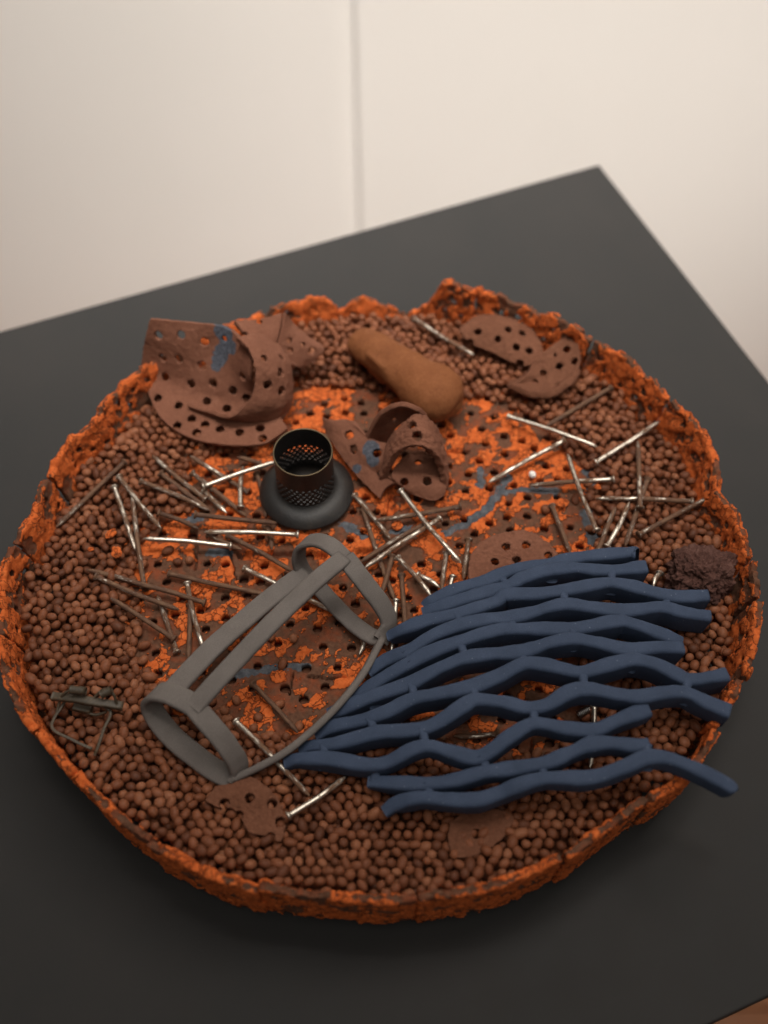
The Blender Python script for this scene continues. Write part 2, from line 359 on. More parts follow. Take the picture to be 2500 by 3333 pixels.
crack_lines = [(GL('Q', [(690,330),(860,325),(1080,320),(1250,330)]), .0027), (GL('M', [(780,880),(770,960),(750,1060)]), .0028), (GL('Q', [(392,150),(390,300),(385,420)]), .0009), (GL('N1', [(560,100),(640,100)]), .003),
               (GL('L', [(1250,210),(1400,225),(1500,215)]), .0008), (GL('L', [(1150,190),(1120,330)]), .0005), (GL('M', [(1140,560),(1290,560)]), .0014), (GL('Q', [(620,310),(660,500)]), .0005), (GL('N4', [(170,430),(165,520)]), .0006)]
hole_px = [('Q', p) for p in [(190,505),(250,732),(418,700),(455,825),(587,750),(712,490),(825,505),(735,595),(850,400),(970,230),(825,205),(1130,685),(1025,792),(1210,820),(1360,780),(1465,655),(1380,545),(1248,945),(805,1075),(975,1065),(1135,1090),(632,1170),(130,1130),(120,985),(130,385),(1430,225),(1520,170),(1450,30),(465,382),(590,390),(1000,470),(800,60),(990,1225),(1260,1215),(770,1225),(300,620),(1440,950),(1345,1085),(640,700)]] + \
          [('M', p) for p in [(130,365),(225,305),(325,245),(460,210),(570,228),(465,300),(590,300),(335,325),(45,290),(715,210),(1310,300),(1465,325),(1115,380),(1385,410),(1175,455),(1535,455),(1410,508),(1540,578),(1265,565),(1370,625),(1165,655),(1295,712),(1470,700),(1160,765),(1275,825),(1600,790),(1435,810),(1565,915),(1265,1020),(1140,1045),(1435,1045),(1555,1005),(1235,1195),(1335,1115),(605,870),(670,970),(520,965),(950,880),(620,1100),(1100,870),(715,285)]] + \
          [('R', p) for p in [(275,300),(430,320),(350,410),(500,455),(620,490),(700,540),(790,470),(780,660),(500,575),(560,790),(855,870),(655,870),(975,890),(515,1005),(655,995),(770,1080),(945,1070),(1010,1200),(540,1090),(860,750),(740,760),(350,1195),(920,680)]] + \
          [('L', p) for p in [(600,390),(765,375),(700,515),(915,490),(1055,405),(1190,550),(1085,300),(1220,365),(1365,295),(910,275),(820,610),(1230,165),(1445,155)]] + \
          [('N1', p) for p in [(435,330),(530,445),(980,180),(930,490),(1060,350),(1110,250),(690,250),(885,405),(505,745),(820,520),(780,290),(1390,60)]] + \
          [('N3', p) for p in [(1350,430),(1520,300)]] + [('N4', p) for p in [(215,90),(290,450)]]
hp = [pt(c, x, y, ZF)[:2] for c, (x, y) in hole_px]
hl = []
for h in hp:
    if all(np.hypot(*(h-g)) > .0085 for g in hl): hl.append(h)
# more holes where nails and things hide them
for gy in np.arange(-.16, .16, .0152):
    for k, gx in enumerate(np.arange(-.16, .16, .0165)):
        q = np.array([gx+.008*(round(gy/.0152) % 2), gy])+RNG.normal(0, .001, 2)
        if all(np.hypot(*(q-g)) > .0125 for g in hl): hl.append(q)
cell = .00062
x0, y0 = EXPO.min(0)-.012; x1, y1 = EXPO.max(0)+.012
nx = int((x1-x0)/cell); ny = int((y1-y0)/cell)
X, Y = np.meshgrid(np.linspace(x0, x1, nx), np.linspace(y0, y1, ny), indexing='ij')
V = np.stack([X.ravel(), Y.ravel(), np.full(nx*ny, ZF)], 1); Q = gridq(nx, ny)
ins = inpoly(V[:, 0], V[:, 1], EXPO); keepd = ins.copy()
dd = pdist(V[~ins][:, :2], np.vstack([EXPO, EXPO[:1]])); keepd[np.where(~ins)[0][dd < .011]] = True
Q = Q[keepd[Q].all(1)]
holes = [(np.array([h[0], h[1], ZF]), .00275+RNG.uniform(-.00025, .00025)) for h in hl]
V, Q = cut(V, Q, holes, cell); V2, F, side, used = slab(V, Q, .006, 2); V2[:, 2] -= .003
top = side > .5; P = V2*np.array([1, 1, 0])
warp = np.stack([fbm(P, 260, 3, 5.), fbm(P, 260, 3, 9.), np.zeros(len(P))], 1)*.0025
rotP = np.stack([P[:, 0]*.8+P[:, 1]*.6, (-P[:, 0]*.6+P[:, 1]*.8)*1.8, P[:, 2]], 1)
m1 = .95*fbm(P+warp, 50, 2, 3.)+.55*fbm(rotP+warp, 95, 2, 11.)+.28*fbm(P+warp, 240, 2, 12.)+.13*fbm(P, 620, 2, 2.)
bias = -.03+.06*sstep(-.02, .05, P[:, 1])-.05*sstep(.0, -.10, P[:, 1])+.08*sstep(-.02, -.10, P[:, 0])*sstep(-.02, .06, P[:, 1])
crust = sstep(-.05, .09, m1+bias)
glz = np.zeros(len(P)); crk = np.zeros(len(P))
for pl_, r in [(p_, r_*.75) for p_, r_ in glaze_lines]: glz = np.maximum(glz, 1-sstep(r*.6, r*1.3, pdist(P[:, :2]+warp[:, :2]*1.2, pl_)))
for pl_, r in crack_lines: crk = np.maximum(crk, 1-sstep(r*.5, r*1.2, pdist(P[:, :2]+warp[:, :2]*.5, pl_)))
crust = crust*(1-glz)
hgt = crust*(.0009+.0007*fbm(P, 300, 3, 7.))+.0006*fbm(P, 35, 2, 1.)+.00022*fbm(P, 800, 2, 8.)+glz*.0004-crk*.0056
V2[:, 2] += np.where(top, hgt, 0)
child('tray_floor', V2, F, M_CRUST, tray, True, np.stack([crust, glz, crk], 1))
# solid underside disc that the pellets lie on
bm = bmesh.new(); bmesh.ops.create_cone(bm, cap_ends=True, segments=128, radius1=.188, radius2=.196, depth=.012)
for v in bm.verts: v.co.z += .0225
me = bpy.data.meshes.new('tray_base'); bm.to_mesh(me); bm.free(); link('tray_base', me, M_BROWN, tray)
bm = bmesh.new(); bmesh.ops.create_cone(bm, cap_ends=True, segments=64, radius1=.105, radius2=.11, depth=.0162)
for v in bm.verts: v.co.z += .0083
me = bpy.data.meshes.new('tray_foot'); bm.to_mesh(me); bm.free(); link('tray_foot', me, M_BROWN, tray)

# rim: outline read as points of the real rim; far side by height, the rest by radius
RT_ = []   # theta, r, ztop
R0 = .2082
for u, v in [(545,688),(600,664),(680,640),(712,652),(730,668),(755,650),(782,638),(830,655),(880,676),(915,662),(940,635),(960,606),(1035,624),(1100,648),(1150,668)]:
    d = ray(u/.6636, v/.6636); r = R0*1.0; A_ = d[:2]@d[:2]; B_ = d[:2]@CAMP[:2]; C_ = CAMP[:2]@CAMP[:2]-r*r
    t = (-B_+math.sqrt(B_*B_-A_*C_))/A_; q = CAMP+d*t; RT_.append((math.atan2(q[1], q[0]), r, q[2]))
for u, v in [(1280,735),(1330,758),(1445,860),(1500,910),(1545,985),(1550,1055),(1590,1100),(1622,1190),(1632,1300),(1622,1400),(1590,1500),(1545,1570),(1480,1672),(1380,1732),(1310,1782),(1215,1852),(1080,1912),(940,1937),(850,1947),(760,1942),(620,1927),(470,1887),(390,1847),(270,1782),(210,1727),(160,1672),(110,1612),(65,1555),(25,1480),(5,1400),(2,1330),(5,1230),(38,1165),(70,1110),(95,1040),(130,962),(205,905),(235,862),(310,800)]:
    q = at(u/.6636, v/.6636, .063); RT_.append((math.atan2(q[1], q[0]), math.hypot(q[0], q[1]), .063))
RT_ = np.array(sorted(RT_)); rt3 = np.vstack([RT_-[2*math.pi, 0, 0], RT_, RT_+[2*math.pi, 0, 0]])
rim_r = lambda th: np.interp(th, rt3[:, 0], rt3[:, 1]); rim_z = lambda th: np.interp(th, rt3[:, 0], rt3[:, 2])
def thpx(u, v): q = at(u/.6636, v/.6636, .06); return math.degrees(math.atan2(q[1], q[0])) % 360
gaps = sorted([thpx(*p) for p in [(735,668),(1037,624),(1283,737),(1450,865),(1553,1060),(1628,1215),(1630,1300),(1608,1470),(1540,1580),(1395,1728),(1215,1852),(900,1942),(560,1915),(330,1815),(165,1675),(85,1580),(5,1380),(30,1180),(100,1035),(215,890),(420,735)]])
nseg = len(gaps)
def rim_segment(i):
    a0 = math.radians(gaps[i]); a1 = math.radians(gaps[(i+1) % nseg]); 
    if a1 < a0: a1 += 2*math.pi
    rs = np.random.default_rng(100+i); g = rs.uniform(.0004, .0018)/R0; a0 += g; a1 -= g
    n = max(12, int((a1-a0)*R0/.0010)); mz = 44
    th = np.linspace(a0, a1, n); r = rim_r(th)+rs.uniform(-.0016, .0016); zt = rim_z(th)
    TH = np.stack([np.cos(th), np.sin(th), np.zeros(n)], 1)
    zt = zt+.0016*fbm(TH*R0, 60, 3, i*3.)+.0055*np.clip(fbm(TH*R0, 130, 4, 2.+i), -1, .30)+rs.uniform(-.0012, .0012)
    near = sstep(-.2, -.75, np.sin(th))
    zb = .0150+.007*fbm(TH*R0, 75, 3, 31.)+.010*np.clip(fbm(TH*R0, 210, 3, 5.), -.35, .6)
    s = np.linspace(0, 1, mz)[None]; z = zb[:, None]*(1-s)+zt[:, None]*s
    flare = (.0055*s-.006*(1-s)*(1-near[:, None]*1.6))
    rr = r[:, None]-.0095+flare+.004
    P = np.stack([np.cos(th)[:, None]*rr, np.sin(th)[:, None]*rr, z], -1); V = P.reshape(-1, 3); Q = gridq(n, mz)
    hs = []
    for k in range(int((a1-a0)*R0/.0135)):
        for lev in (.0465, .0555):
            if rs.random() < .30: continue
            t = a0+(k+.5+(.5 if lev > .05 else 0)+rs.uniform(-.12, .12))*.0135/R0
            if t > a1-.02 or t < a0+.02: continue
            zz = lev+rs.uniform(-.0015, .0015); j = np.argmin(np.abs(th-t)); kz = np.argmin(np.abs(z[j]-zz))
            if zt[j]-zz < .0045: continue
            hs.append((P[j, kz].copy(), rs.uniform(.0021, .0028)))
    V, Q = cut(V, Q, hs, .0011)
    thick = .0031+.0007*fbm(V, 45, 2, 4.)
    V2, F, side, used = slab(V, Q, thick, 5)
    N = vnorm(V2, F)
    warp = np.stack([fbm(V2, 170, 2, o) for o in (3., 7., 13.)], 1)*.003
    m1 = fbm(V2+warp, 55, 2, 21.)+.6*fbm(V2+warp, 170, 3, 2.)+.2*fbm(V2, 600, 2, 9.)
    edge = np.abs(side) < .95
    crust = sstep(-.04, .07, m1+np.where(edge, -.18+.40*np.abs(side), .22)+.10*np.sin(i*2.3))
    for hc, hr_ in hs: crust = np.where(edge & (np.linalg.norm(V2-hc, axis=1) < hr_+.0022), 0, crust)
    disp = crust*(.0009+.0013*np.maximum(fbm(V2, 150, 2, 6.), -.4))+.00030*fbm(V2, 600, 2, 15.)+.0006*fbm(V2, 90, 2, 16.)
    V2 = V2+N*disp[:, None]+np.where(edge, .0024, .0009)[:, None]*np.stack([fbm(V2, 200, 2, o) for o in (41., 57., 63.)], 1)
    child('rim_segment', V2, F, M_CRUST, tray, True, np.stack([crust, 0*crust], 1))
for i in range(nseg): rim_segment(i)

# loose flakes of orange crust lying on the pellets / floor
def flake_mesh(seed, s):
    bm = bmesh.new(); bmesh.ops.create_icosphere(bm, subdivisions=3 if s != 1.0 else 1, radius=1); V = np.array([v.co for v in bm.verts]); F = np.array([[v.index for v in f.verts] for f in bm.faces]); bm.free()
    V = V*(1+.45*fbm(V, .9, 3, seed))[:, None]*np.array([1, .75, .3])*s
    return mesh('crust_flake', V, F, True, np.ones((len(V), 1)))
FL = [('Q', 395, 565, 4.5, 'upright orange crust chip beside two crossing nails left of the grey frame'), ('L', 855, 335, 3, 'small bright orange crumb beside the nail head inside the grey frame'), ('M', 725, 965, 4.5, 'round orange crust flake just below the curled clay scrap and above the two parallel nails'),
      ('M', 1340, 300, 0, ''), ('N2', 1455, 880, 3, 'tiny orange crumb on pellets between the blue net and the right rim'), ('N2', 765, 445, 3, 'small orange crumb glimpsed through the upper openings of the blue net'),
      ('K4', 665, 810, 6, 'ragged orange flake among pellets left of the nail pile'), ('K4', 700, 920, 6.5, 'largest loose orange crust piece among pellets below the two leaning nails'), ('K4', 545, 900, 3, 'tiny orange crumb between pellets left of the tall leaning nail'), ('Q', 470, 660, 3.2, 'orange chip beside the hole at the rusty nail head'),
      ('R', 890, 910, 7, 'bright orange crust chunk near the long nail right of the blue grey glaze streak'), ('K5', 1230, 750, 5.5, 'orange flake beside the black gap under the curled clay scrap'), ('N4', 840, 880, 2.5, 'orange crumb by the near right rim under the long blue strand'), ('R', 1130, 800, 3.5, 'orange crumb on the dark glaze at the edge of the right pellets')]
for i, (c, x, y, s, lb) in enumerate(FL):
    if not s: continue
    u, v = px(c, x, y); q = at(u, v, .0375 if inpoly(*at(u, v, ZF)[:2], EXPO) else .0455)
    o = link('crust_flake', flake_mesh(i*3.7+1, s*.00065), M_CRUST, None, q+np.array([0, 0, s*.0001]), (RNG.uniform(-.3, .3), RNG.uniform(-.3, .3), RNG.uniform(0, 6)))
    tag(o, lb, 'clay flake', 'loose orange crust flakes')

# ------------------------------------------------------------------ pellets
def pellet_mesh(seed, sub):
    rs = np.random.default_rng(seed); bm = bmesh.new(); bmesh.ops.create_icosphere(bm, subdivisions=sub, radius=1)
    V = np.array([v.co for v in bm.verts]); F = np.array([[v.index for v in f.verts] for f in bm.faces]); bm.free()
    V = V*(1+.19*fbm(V, .9, 2, seed*1.7))[:, None]
    if seed % 4 == 1: V *= (1-.22*np.exp(-((V[:, 2]-.1*V[:, 0])/.13)**2)*(V[:, 0] > -.2))[:, None]
    if seed % 7 == 3: V *= (1-.3*np.exp(-(((V-[0.3, .2, .9])**2).sum(1))/.06))[:, None]
    V = V*np.array([1.0+[0, .16, .48, .26, .08, .38][seed % 6]+rs.uniform(0, .12), 1.0, rs.uniform(.8, 1.0)]); return V, F
NV = 14
PM = [pellet_mesh(i, 2) for i in range(NV)]; PMlo = [pellet_mesh(i, 1) for i in range(NV)]
PME = [mesh('clay_pellet', v, f) for v, f in PM]
def scatter(sp, seed):
    rs = np.random.default_rng(seed); pts = []
    for j, y in enumerate(np.arange(-.215, .215, sp*.866)):
        for x in np.arange(-.215, .215, sp): pts.append((x+(j % 2)*sp/2, y))
    p = np.array(pts)+rs.normal(0, sp*.22, (len(pts), 2)); return p
def relax(p, sp, it):
    for _ in range(it):
        kd = kdtree.KDTree(len(p))
        for i, q in enumerate(p): kd.insert((q[0], q[1], 0), i)
        kd.balance(); mv = np.zeros_like(p)
        for i, q in enumerate(p):
            for co, j, d in kd.find_range((q[0], q[1], 0), sp):
                if j != i and d > 1e-9: mv[i] += (q-p[j])/d*(sp-d)*.32
        p = p+mv
    return p
def ok(p, marg, mexp):
    th = np.arctan2(p[:, 1], p[:, 0]); r = np.hypot(p[:, 0], p[:, 1]); m = r < rim_r(th)-.0105-marg+.0034*sstep(.2, .75, -np.sin(th))
    ins = inpoly(p[:, 0], p[:, 1], EXPO); d = pdist(p, np.vstack([EXPO, EXPO[:1]]))
    return m & (~ins | (d < mexp)), np.where(ins, -d, d)
lowp = scatter(.0058, 1); k, _ = ok(lowp, -.0025, -.0); lowp = lowp[k]
upp = scatter(.0057, 2); k, dist = ok(upp, -.0005, .0015); upp = relax(upp[k], .0056, 8); k, dist = ok(upp, -.0028, .002); upp = upp[k]; dist = dist[k]
parts = []; singles = []
def pel(x, y, z, lo=False, i=None, s=None):
    i = RNG.integers(NV) if i is None else i; s = s or RNG.choice([.0023, .0025, .0026, .0027, .0028, .0031])*RNG.uniform(.95, 1.05)
    R = np.array(Matrix.Rotation(RNG.uniform(0, 6.28), 3, 'Z') @ Matrix.Rotation(RNG.normal(0, .5), 3, 'X') @ Matrix.Rotation(RNG.normal(0, .35), 3, 'Y'))
    return (i, s, R, np.array([x, y, z]), lo)
allp = []
for x, y in lowp: parts.append(pel(x, y, .0362+RNG.uniform(-.0008, .0008)+.005*sstep(.165, .198, math.hypot(x, y))*sstep(.05, -.05, y), True))
for (x, y), d in zip(upp, dist):
    z = (.0418 if d > .006 else .0382)+RNG.normal(0, .0011)+.006*sstep(.165, .198, math.hypot(x, y))*sstep(.05, -.05, y)
    allp.append(pel(x, y, z))
# those that show largest (nearest the lens) become individuals
dep = np.array([np.linalg.norm(p[3]-CAMP) for p in allp]); order = np.argsort(dep)
loose_px = [('L', p) for p in [(600,390),(765,375),(690,455),(700,515),(915,490),(1055,405),(1190,550),(1080,130),(985,620),(1040,640)]] + [('Q', p) for p in [(895,890),(1050,900),(350,375),(270,385),(205,310),(45,950)]] + [('R', p) for p in [(980,890),(780,960),(1155,845),(1075,1085),(1060,675)]] + [('K8', (455, 30))]
loose = []
for c, (x, y) in loose_px:
    u, v = px(c, x, y); q = at(u, v, ZF); dh = min(np.hypot(*(q[:2]-h)) for h in hl); loose.append(pel(q[0], q[1], ZF+(.0006 if dh < .0025 else .0027), s=.0027))
vis = set(order[:300-len(loose)])
for j, p in enumerate(allp):
    if j not in vis: parts.append(p)
def put(p, label):
    o = bpy.data.objects.new('clay_pellet', PME[p[0]]); COL.objects.link(o)
    if not PME[p[0]].materials: PME[p[0]].materials.append(M_PEL)
    o.location = p[3]; o.scale = (p[1],)*3; o.rotation_euler = Matrix(p[2].tolist()).to_euler()
    tag(o, label, 'pellet', 'small brown clay pellets in the tray')
LM = [('the metal clip', ('K9', 590, 450)), ('the bitten brown shard', ('K10', 240, 360)), ('the grey frame\'s left corner', ('K6', 150, 960)), ('the lower tip of the grey frame', ('K6', 590, 1385)), ('the pointed brown shard', ('K11', 240, 470)),
      ('the lowest blue strand', ('N3', 1200, 860)), ('the lowest strand tip', ('N3', 735, 930)), ('the lava rock', ('K8', 1300, 360)), ('the long overhanging blue strand', ('N4', 1150, 600)), ('the short cut blue strands', ('N4', 970, 250)),
      ('the left rim', ('D', 60, 1400)), ('the near left rim', ('D', 270, 1760)), ('the near rim', ('D', 620, 1890)), ('the nearest stretch of rim', ('D', 880, 1910)), ('the rim beside the shard', ('D', 1010, 1890)), ('the rim gap at lower left', ('D', 400, 1800)), ('the smooth near left rim', ('D', 170, 1660)), ('the near right rim', ('D', 1230, 1810)), ('the black strainer', ('K5', 620, 520)), ('the rough half round shard', ('K8', 280, 280)), ('the rusty nail pair', ('K4', 800, 1150)), ('the blue grey glaze streak', ('R', 480, 830)), ('the dark glaze edge', ('R', 1080, 760))]
LMP = [(n_, pt(*c_, .043)[:2]) for n_, c_ in LM]
def pellet_label(p, on):
    q = p[3][:2]; n_, m_ = min(LMP, key=lambda t: np.hypot(*(t[1]-q))); d_ = q-m_
    w_ = ('right of' if d_[0] > 0 else 'left of') if abs(d_[0]) > abs(d_[1]) else ('behind' if d_[1] > 0 else 'in front of')
    e_ = np.ptp(PM[p[0]][0][:, 0])/np.ptp(PM[p[0]][0][:, 1]); f_ = 'long' if e_ > 1.4 else 'oval' if e_ > 1.15 else 'round'
    z_ = 'large' if p[1] > .0031 else 'small' if p[1] < .0027 else 'medium'
    return '%s %s pellet %s %s%s %s' % (z_, f_, on, 'just ' if np.hypot(*d_) < .016 else '', w_, n_)
for j in order[:300-len(loose)]: put(allp[j], pellet_label(allp[j], 'in the bed,'))
for p in loose: put(p, pellet_label(p, 'loose on bare floor,'))
V, F = join([((PMlo if p[4] else PM)[p[0]][0]*p[1]@p[2].T+p[3], (PMlo if p[4] else PM)[p[0]][1]) for p in parts])
o = link('clay_pellets', mesh('clay_pellets', V, F), M_PEL)
tag(o, 'bed of countless small reddish brown clay pellets filling the tray around its bare middle', 'pellets', None, 'stuff')

cr_parts = []; bmv = [flake_mesh(50+k, 1.0) for k in range(4)]
for k in range(900):
    x = RNG.uniform(EXPO[:, 0].min(), EXPO[:, 0].max()); y = RNG.uniform(EXPO[:, 1].min(), EXPO[:, 1].max())
    if not inpoly(x, y, EXPO): continue
    me = bmv[k % 4]; v_ = np.array([q.co for q in me.vertices])*RNG.choice([.0003, .0004, .0005, .0008]); a0 = RNG.uniform(0, 6.28); c_, s_ = math.cos(a0), math.sin(a0)
    v_ = v_ @ np.array([[c_, s_, 0], [-s_, c_, 0], [0, 0, 1]])+[x, y, ZF+.0011]; cr_parts.append((v_[:], np.array([list(p.vertices) for p in me.polygons])))
V, F = join(cr_parts); o = link('crust_crumbs', mesh('crust_crumbs', V, F, True, np.ones((len(V), 1))), M_CRUST)
tag(o, 'fine orange crumbs strewn across the bare perforated middle of the tray', 'crumbs', None, 'stuff')

# ------------------------------------------------------------------ perforated curled sheets
def sheet(name, C, root, crop, t=.0035, cell=.0008, holes=(), hr=.0029, mat=None, rough=.00028, glaze=None, ragged=.00035):
    G = np.array([[pt(crop, *q) for q in row] for row in C])
    L1 = max(np.linalg.norm(np.diff(G[:, j], axis=0), axis=1).sum() for j in range(G.shape[1])); L2 = max(np.linalg.norm(np.diff(G[i], axis=0), axis=1).sum() for i in range(G.shape[0]))
    n = int(L1/cell)+3; m = int(L2/cell)+3; S = loft(G, n, m); V = S.reshape(-1, 3); Q = gridq(n, m)
    return finish(name, V, Q, root, crop, t, cell, holes, hr, mat, rough, glaze, ragged)
def finish(name, V, Q, root, crop, t, cell, holes, hr, mat, rough, glaze, ragged):
    V = V+ragged*np.stack([fbm(V, 220, 2, o) for o in (1., 5., 9.)], 1)
    hs = [(pick(V, *px(crop, *h[:2])), (h[2] if len(h) > 2 else hr)) for h in holes]
    V, Q = cut(V, Q, hs, cell); V2, F, side, used = slab(V, Q, t, 3); N = vnorm(V2, F)
    V2 = V2+N*(rough*(fbm(V2, 300, 3, 3.)+.5*fbm(V2, 900, 2, 7.)))[:, None]
    mask = np.zeros((len(V2), 2))
    if glaze:
        for gx, gy, gr in glaze:
            c = pick(V, *px(crop, gx, gy)); d = np.linalg.norm(V2-c, axis=1)+.0022*fbm(V2, 260, 3, 2.); mask[:, 1] = np.maximum(mask[:, 1], 1-sstep(gr*.6, gr*1.1, d))
    o = child(name, V2, F, mat or M_SHARD, root, True, mask)
    return o
big = thing('curled_clay_sheet', 'largest curled sheet of perforated clay with a blue grey glaze drip', 'clay sheet', pt('K1', 650, 1100, .045))
sheet('base_sheet', [
    [(190,850,0.0470),(270,1060,0.0470),(420,1200,0.0470),(620,1280,0.0470),(880,1310,0.0470),(1100,1290,0.0470),(1270,1180,0.0470)],
    [(160,760,0.0491),(320,950,0.0484),(480,1080,0.0484),(660,1140,0.0477),(880,1180,0.0477),(1080,1180,0.0477),(1210,1090,0.0477)],
    [(150,690,0.0533),(350,800,0.0519),(520,900,0.0505),(680,960,0.0491),(850,1000,0.0491),(980,1010,0.0491),(1080,990,0.0505)],
    [(165,550,0.0659),(370,640,0.0645),(560,730,0.0617),(720,810,0.0589),(850,870,0.0561),(950,900,0.0547),(1030,880,0.0575)],
    [(190,430,0.0778),(400,490,0.0778),(600,540,0.0757),(720,570,0.0736),(840,640,0.0715),(930,720,0.0701),(990,780,0.0701)],
    [(215,325,0.0869),(450,345,0.0883),(690,370,0.0883),(780,385,0.0876),(870,430,0.0869),(940,520,0.0841),(1000,640,0.0806)]],
    big, 'K1', t=.0026, holes=[(280,460),(452,460),(632,512),(312,632),(435,640),(610,695),(322,780),(272,935),(432,992),(525,835),(697,832),(925,772),(855,888),(652,957),(800,1012),(955,945),(532,1095),(415,1148),(565,1200),(632,1140),(750,1172),(895,1202),(1060,1165),(1085,1245),(782,490,.002)],
    glaze=[(748,400,.0060),(785,455,.0074),(815,530,.0066),(762,600,.0068),(735,650,.0056),(720,700,.0040)])
sheet('rolled_lip', [
    [(500,985,.0535),(650,1030,0.0547),(820,1075,0.0589),(970,960,0.0673),(1015,850,0.0743),(1020,700,0.0827),(970,570,0.0883),(880,480,0.0890)],
    [(560,1030,0.0491),(730,1070,0.0512),(920,1090,0.0547),(1070,1000,0.0638),(1120,860,0.0715),(1120,720,0.0806),(1075,590,0.0855),(980,460,0.0869)],
    [(700,1080,0.0463),(880,1110,0.0477),(1080,1110,0.0491),(1210,1010,0.0561),(1240,880,0.0638),(1220,740,0.0729),(1170,620,0.0785),(1060,450,0.0820)],
    [(800,1090,0.0435),(1000,1120,0.0435),(1190,1120,0.0442),(1280,1010,0.0470),(1300,890,0.0540),(1290,740,0.0631),(1260,620,0.0687),(1130,460,0.0743)]],
    big, 'K1', t=.003, holes=[(1120,835),(1220,885),(1215,745),(1095,630,.0022),(1225,630,.0022)], rough=.0005)
sheet('tail_fold', [
    [(860,352,0.0869),(1000,342,0.0841),(1110,322,0.0827),(1230,285,0.0827)],
    [(930,440,0.0855),(1040,460,0.0813),(1110,460,0.0785),(1200,430,0.0771)],
    [(1060,560,0.0799),(1130,590,0.0757),(1150,600,0.0729),(1170,580,0.0701)],
    [(1150,680,0.0729),(1230,690,0.0673),(1300,690,0.0617),(1330,700,0.0561)]],
    big, 'K1', t=.003, holes=[(1075,500),(1060,350,.002),(930,450,.0018)])
sheet('tail_cone', [
    [(1245,288,0.0841),(1215,420,0.0771),(1165,585,0.0687)],
    [(1290,340,0.0771),(1270,480,0.0715),(1230,630,0.0631)],
    [(1390,440,0.0687),(1400,540,0.0645),(1330,690,0.0561)],
    [(1500,520,0.0617),(1545,575,0.0589),(1400,690,0.0526)]],
    big, 'K1', t=.003, holes=[(1290,500,.002),(1300,575,.002),(1460,580,.0025),(1385,535,.0015)])

small = thing('curled_clay_scrap', 'smaller crumpled roll of perforated brown clay beside the black strainer, its open end facing out', 'clay scrap', pt('M', 850, 780, .04))
sheet('side_flap', [
    [(310,330,.056),(390,350,.054),(480,345,.055),(540,380,.056)],
    [(350,440,.047),(430,450,.050),(540,440,.053),(640,470,.055)],
    [(430,570,.044),(510,560,.048),(610,560,.052),(760,520,.056)],
    [(520,690,.042),(570,650,.046),(660,640,.050),(780,590,.056)],
    [(610,790,.041),(640,740,.044),(700,700,.046),(740,690,.050)],
    [(700,880,.041),(730,820,.043),(790,780,.045),(860,800,.044)]],
    small, 'M', holes=[(490,445),(520,548),(680,568),(700,710,.0028)], glaze=[(630,540,.007),(650,600,.006),(545,670,.004)], t=.0032)
sheet('front_arch', [
    [(715,750,.046),(765,650,.058),(815,575,.068),(930,520,.076),(1055,570,.070),(1115,690,.056),(1130,820,.043)],
    [(720,660,.048),(775,560,.063),(840,480,.073),(935,420,.080),(1050,470,.074),(1115,590,.058),(1145,740,.043)],
    [(740,560,.050),(790,460,.066),(860,385,.075),(940,325,.080),(1020,350,.076),(1085,440,.064),(1140,640,.044)]],
    small, 'M', t=.0042, holes=[(905,385),(955,455),(1100,530,.002)], rough=.0011)
sheet('back_arch', [
    [(600,495,.052),(640,395,.064),(715,290,.078),(840,240,.086),(950,270,.083),(1010,325,.075)],
    [(660,500,.048),(700,410,.058),(765,320,.068),(850,270,.076),(935,290,.074),(990,335,.068)],
    [(730,510,.042),(770,440,.050),(820,380,.058),(870,340,.064),(930,330,.064),(970,350,.062)]],
    small, 'M', t=.003, holes=[(800,345,.0018),(910,315,.0016)])
sheet('tongue', [
    [(860,600,.050),(950,560,.050),(1050,590,.050),(1120,650,.049)],
    [(775,725,.049),(880,670,.050),(1000,680,.050),(1135,740,.047)],
    [(860,800,.045),(950,790,.046),(1060,800,.046),(1140,810,.044)],
    [(900,830,.042),(960,860,.041),(1055,890,.040),(1130,850,.041)]],
    small, 'M', t=.003, holes=[(955,625,.0022),(1005,760,.0026),(860,755,.0024)], rough=.0002)

# flat shards: radial grids from an outline
def shard(name, label, crop, outline, z, holes, t=.0035, dome=0.0, tilt=(0, 0), mat=None, hr=.0026, rough=.0006, lift=None):
    O = np.array([pt(crop, x, y, z) for x, y in outline]); O = cmr(np.vstack([O, O[:1]]), 161)[:-1]; c = O.mean(0)
    nr_ = 34; rr = np.linspace(0.02, 1, nr_)[:, None, None]; S = c+(O-c)[None]*rr; m = len(O); V = S.reshape(-1, 3)
    r = np.repeat(np.linspace(0.02, 1, nr_), m); V[:, 2] += dome*(1-r**2)+(V[:, 0]-c[0])*tilt[0]+(V[:, 1]-c[1])*tilt[1]
    if lift: V[:, 2] += lift*r**3*np.clip(-(V[:, 1]-c[1])/.015, 0, 1)
    Q = gridq(nr_, m, True); Q = np.vstack([Q]); 
    V = np.vstack([V]); root = thing(name, label, 'clay shard', (c[0], c[1], z-.002), 'broken perforated clay shards')
    # centre fan closed with quads
    cen = np.arange(m); k = len(V); V = np.vstack([V, c+[0, 0, dome]]); fan = np.stack([np.full(m//2, k), cen[0::2], cen[1::2], np.roll(cen, -2)[0::2]], 1); Q = np.vstack([Q, fan[:, [0, 1, 2, 3]]])
    finish('perforated_plate', V, Q, root, crop, t, .0007, holes, hr, mat or M_BROWN, rough, None, .0005)
shard('clay_shard', 'oval brown clay shard with eight holes resting against the back right rim', 'K3', [(292,352),(370,297),(460,285),(560,300),(640,340),(690,400),(705,460),(640,500),(560,490),(450,445),(350,410)], .050, [(385,345),(485,380),(530,335),(605,355),(575,420),(640,440),(590,498),(335,405)], dome=.004, tilt=(-.05, .12))
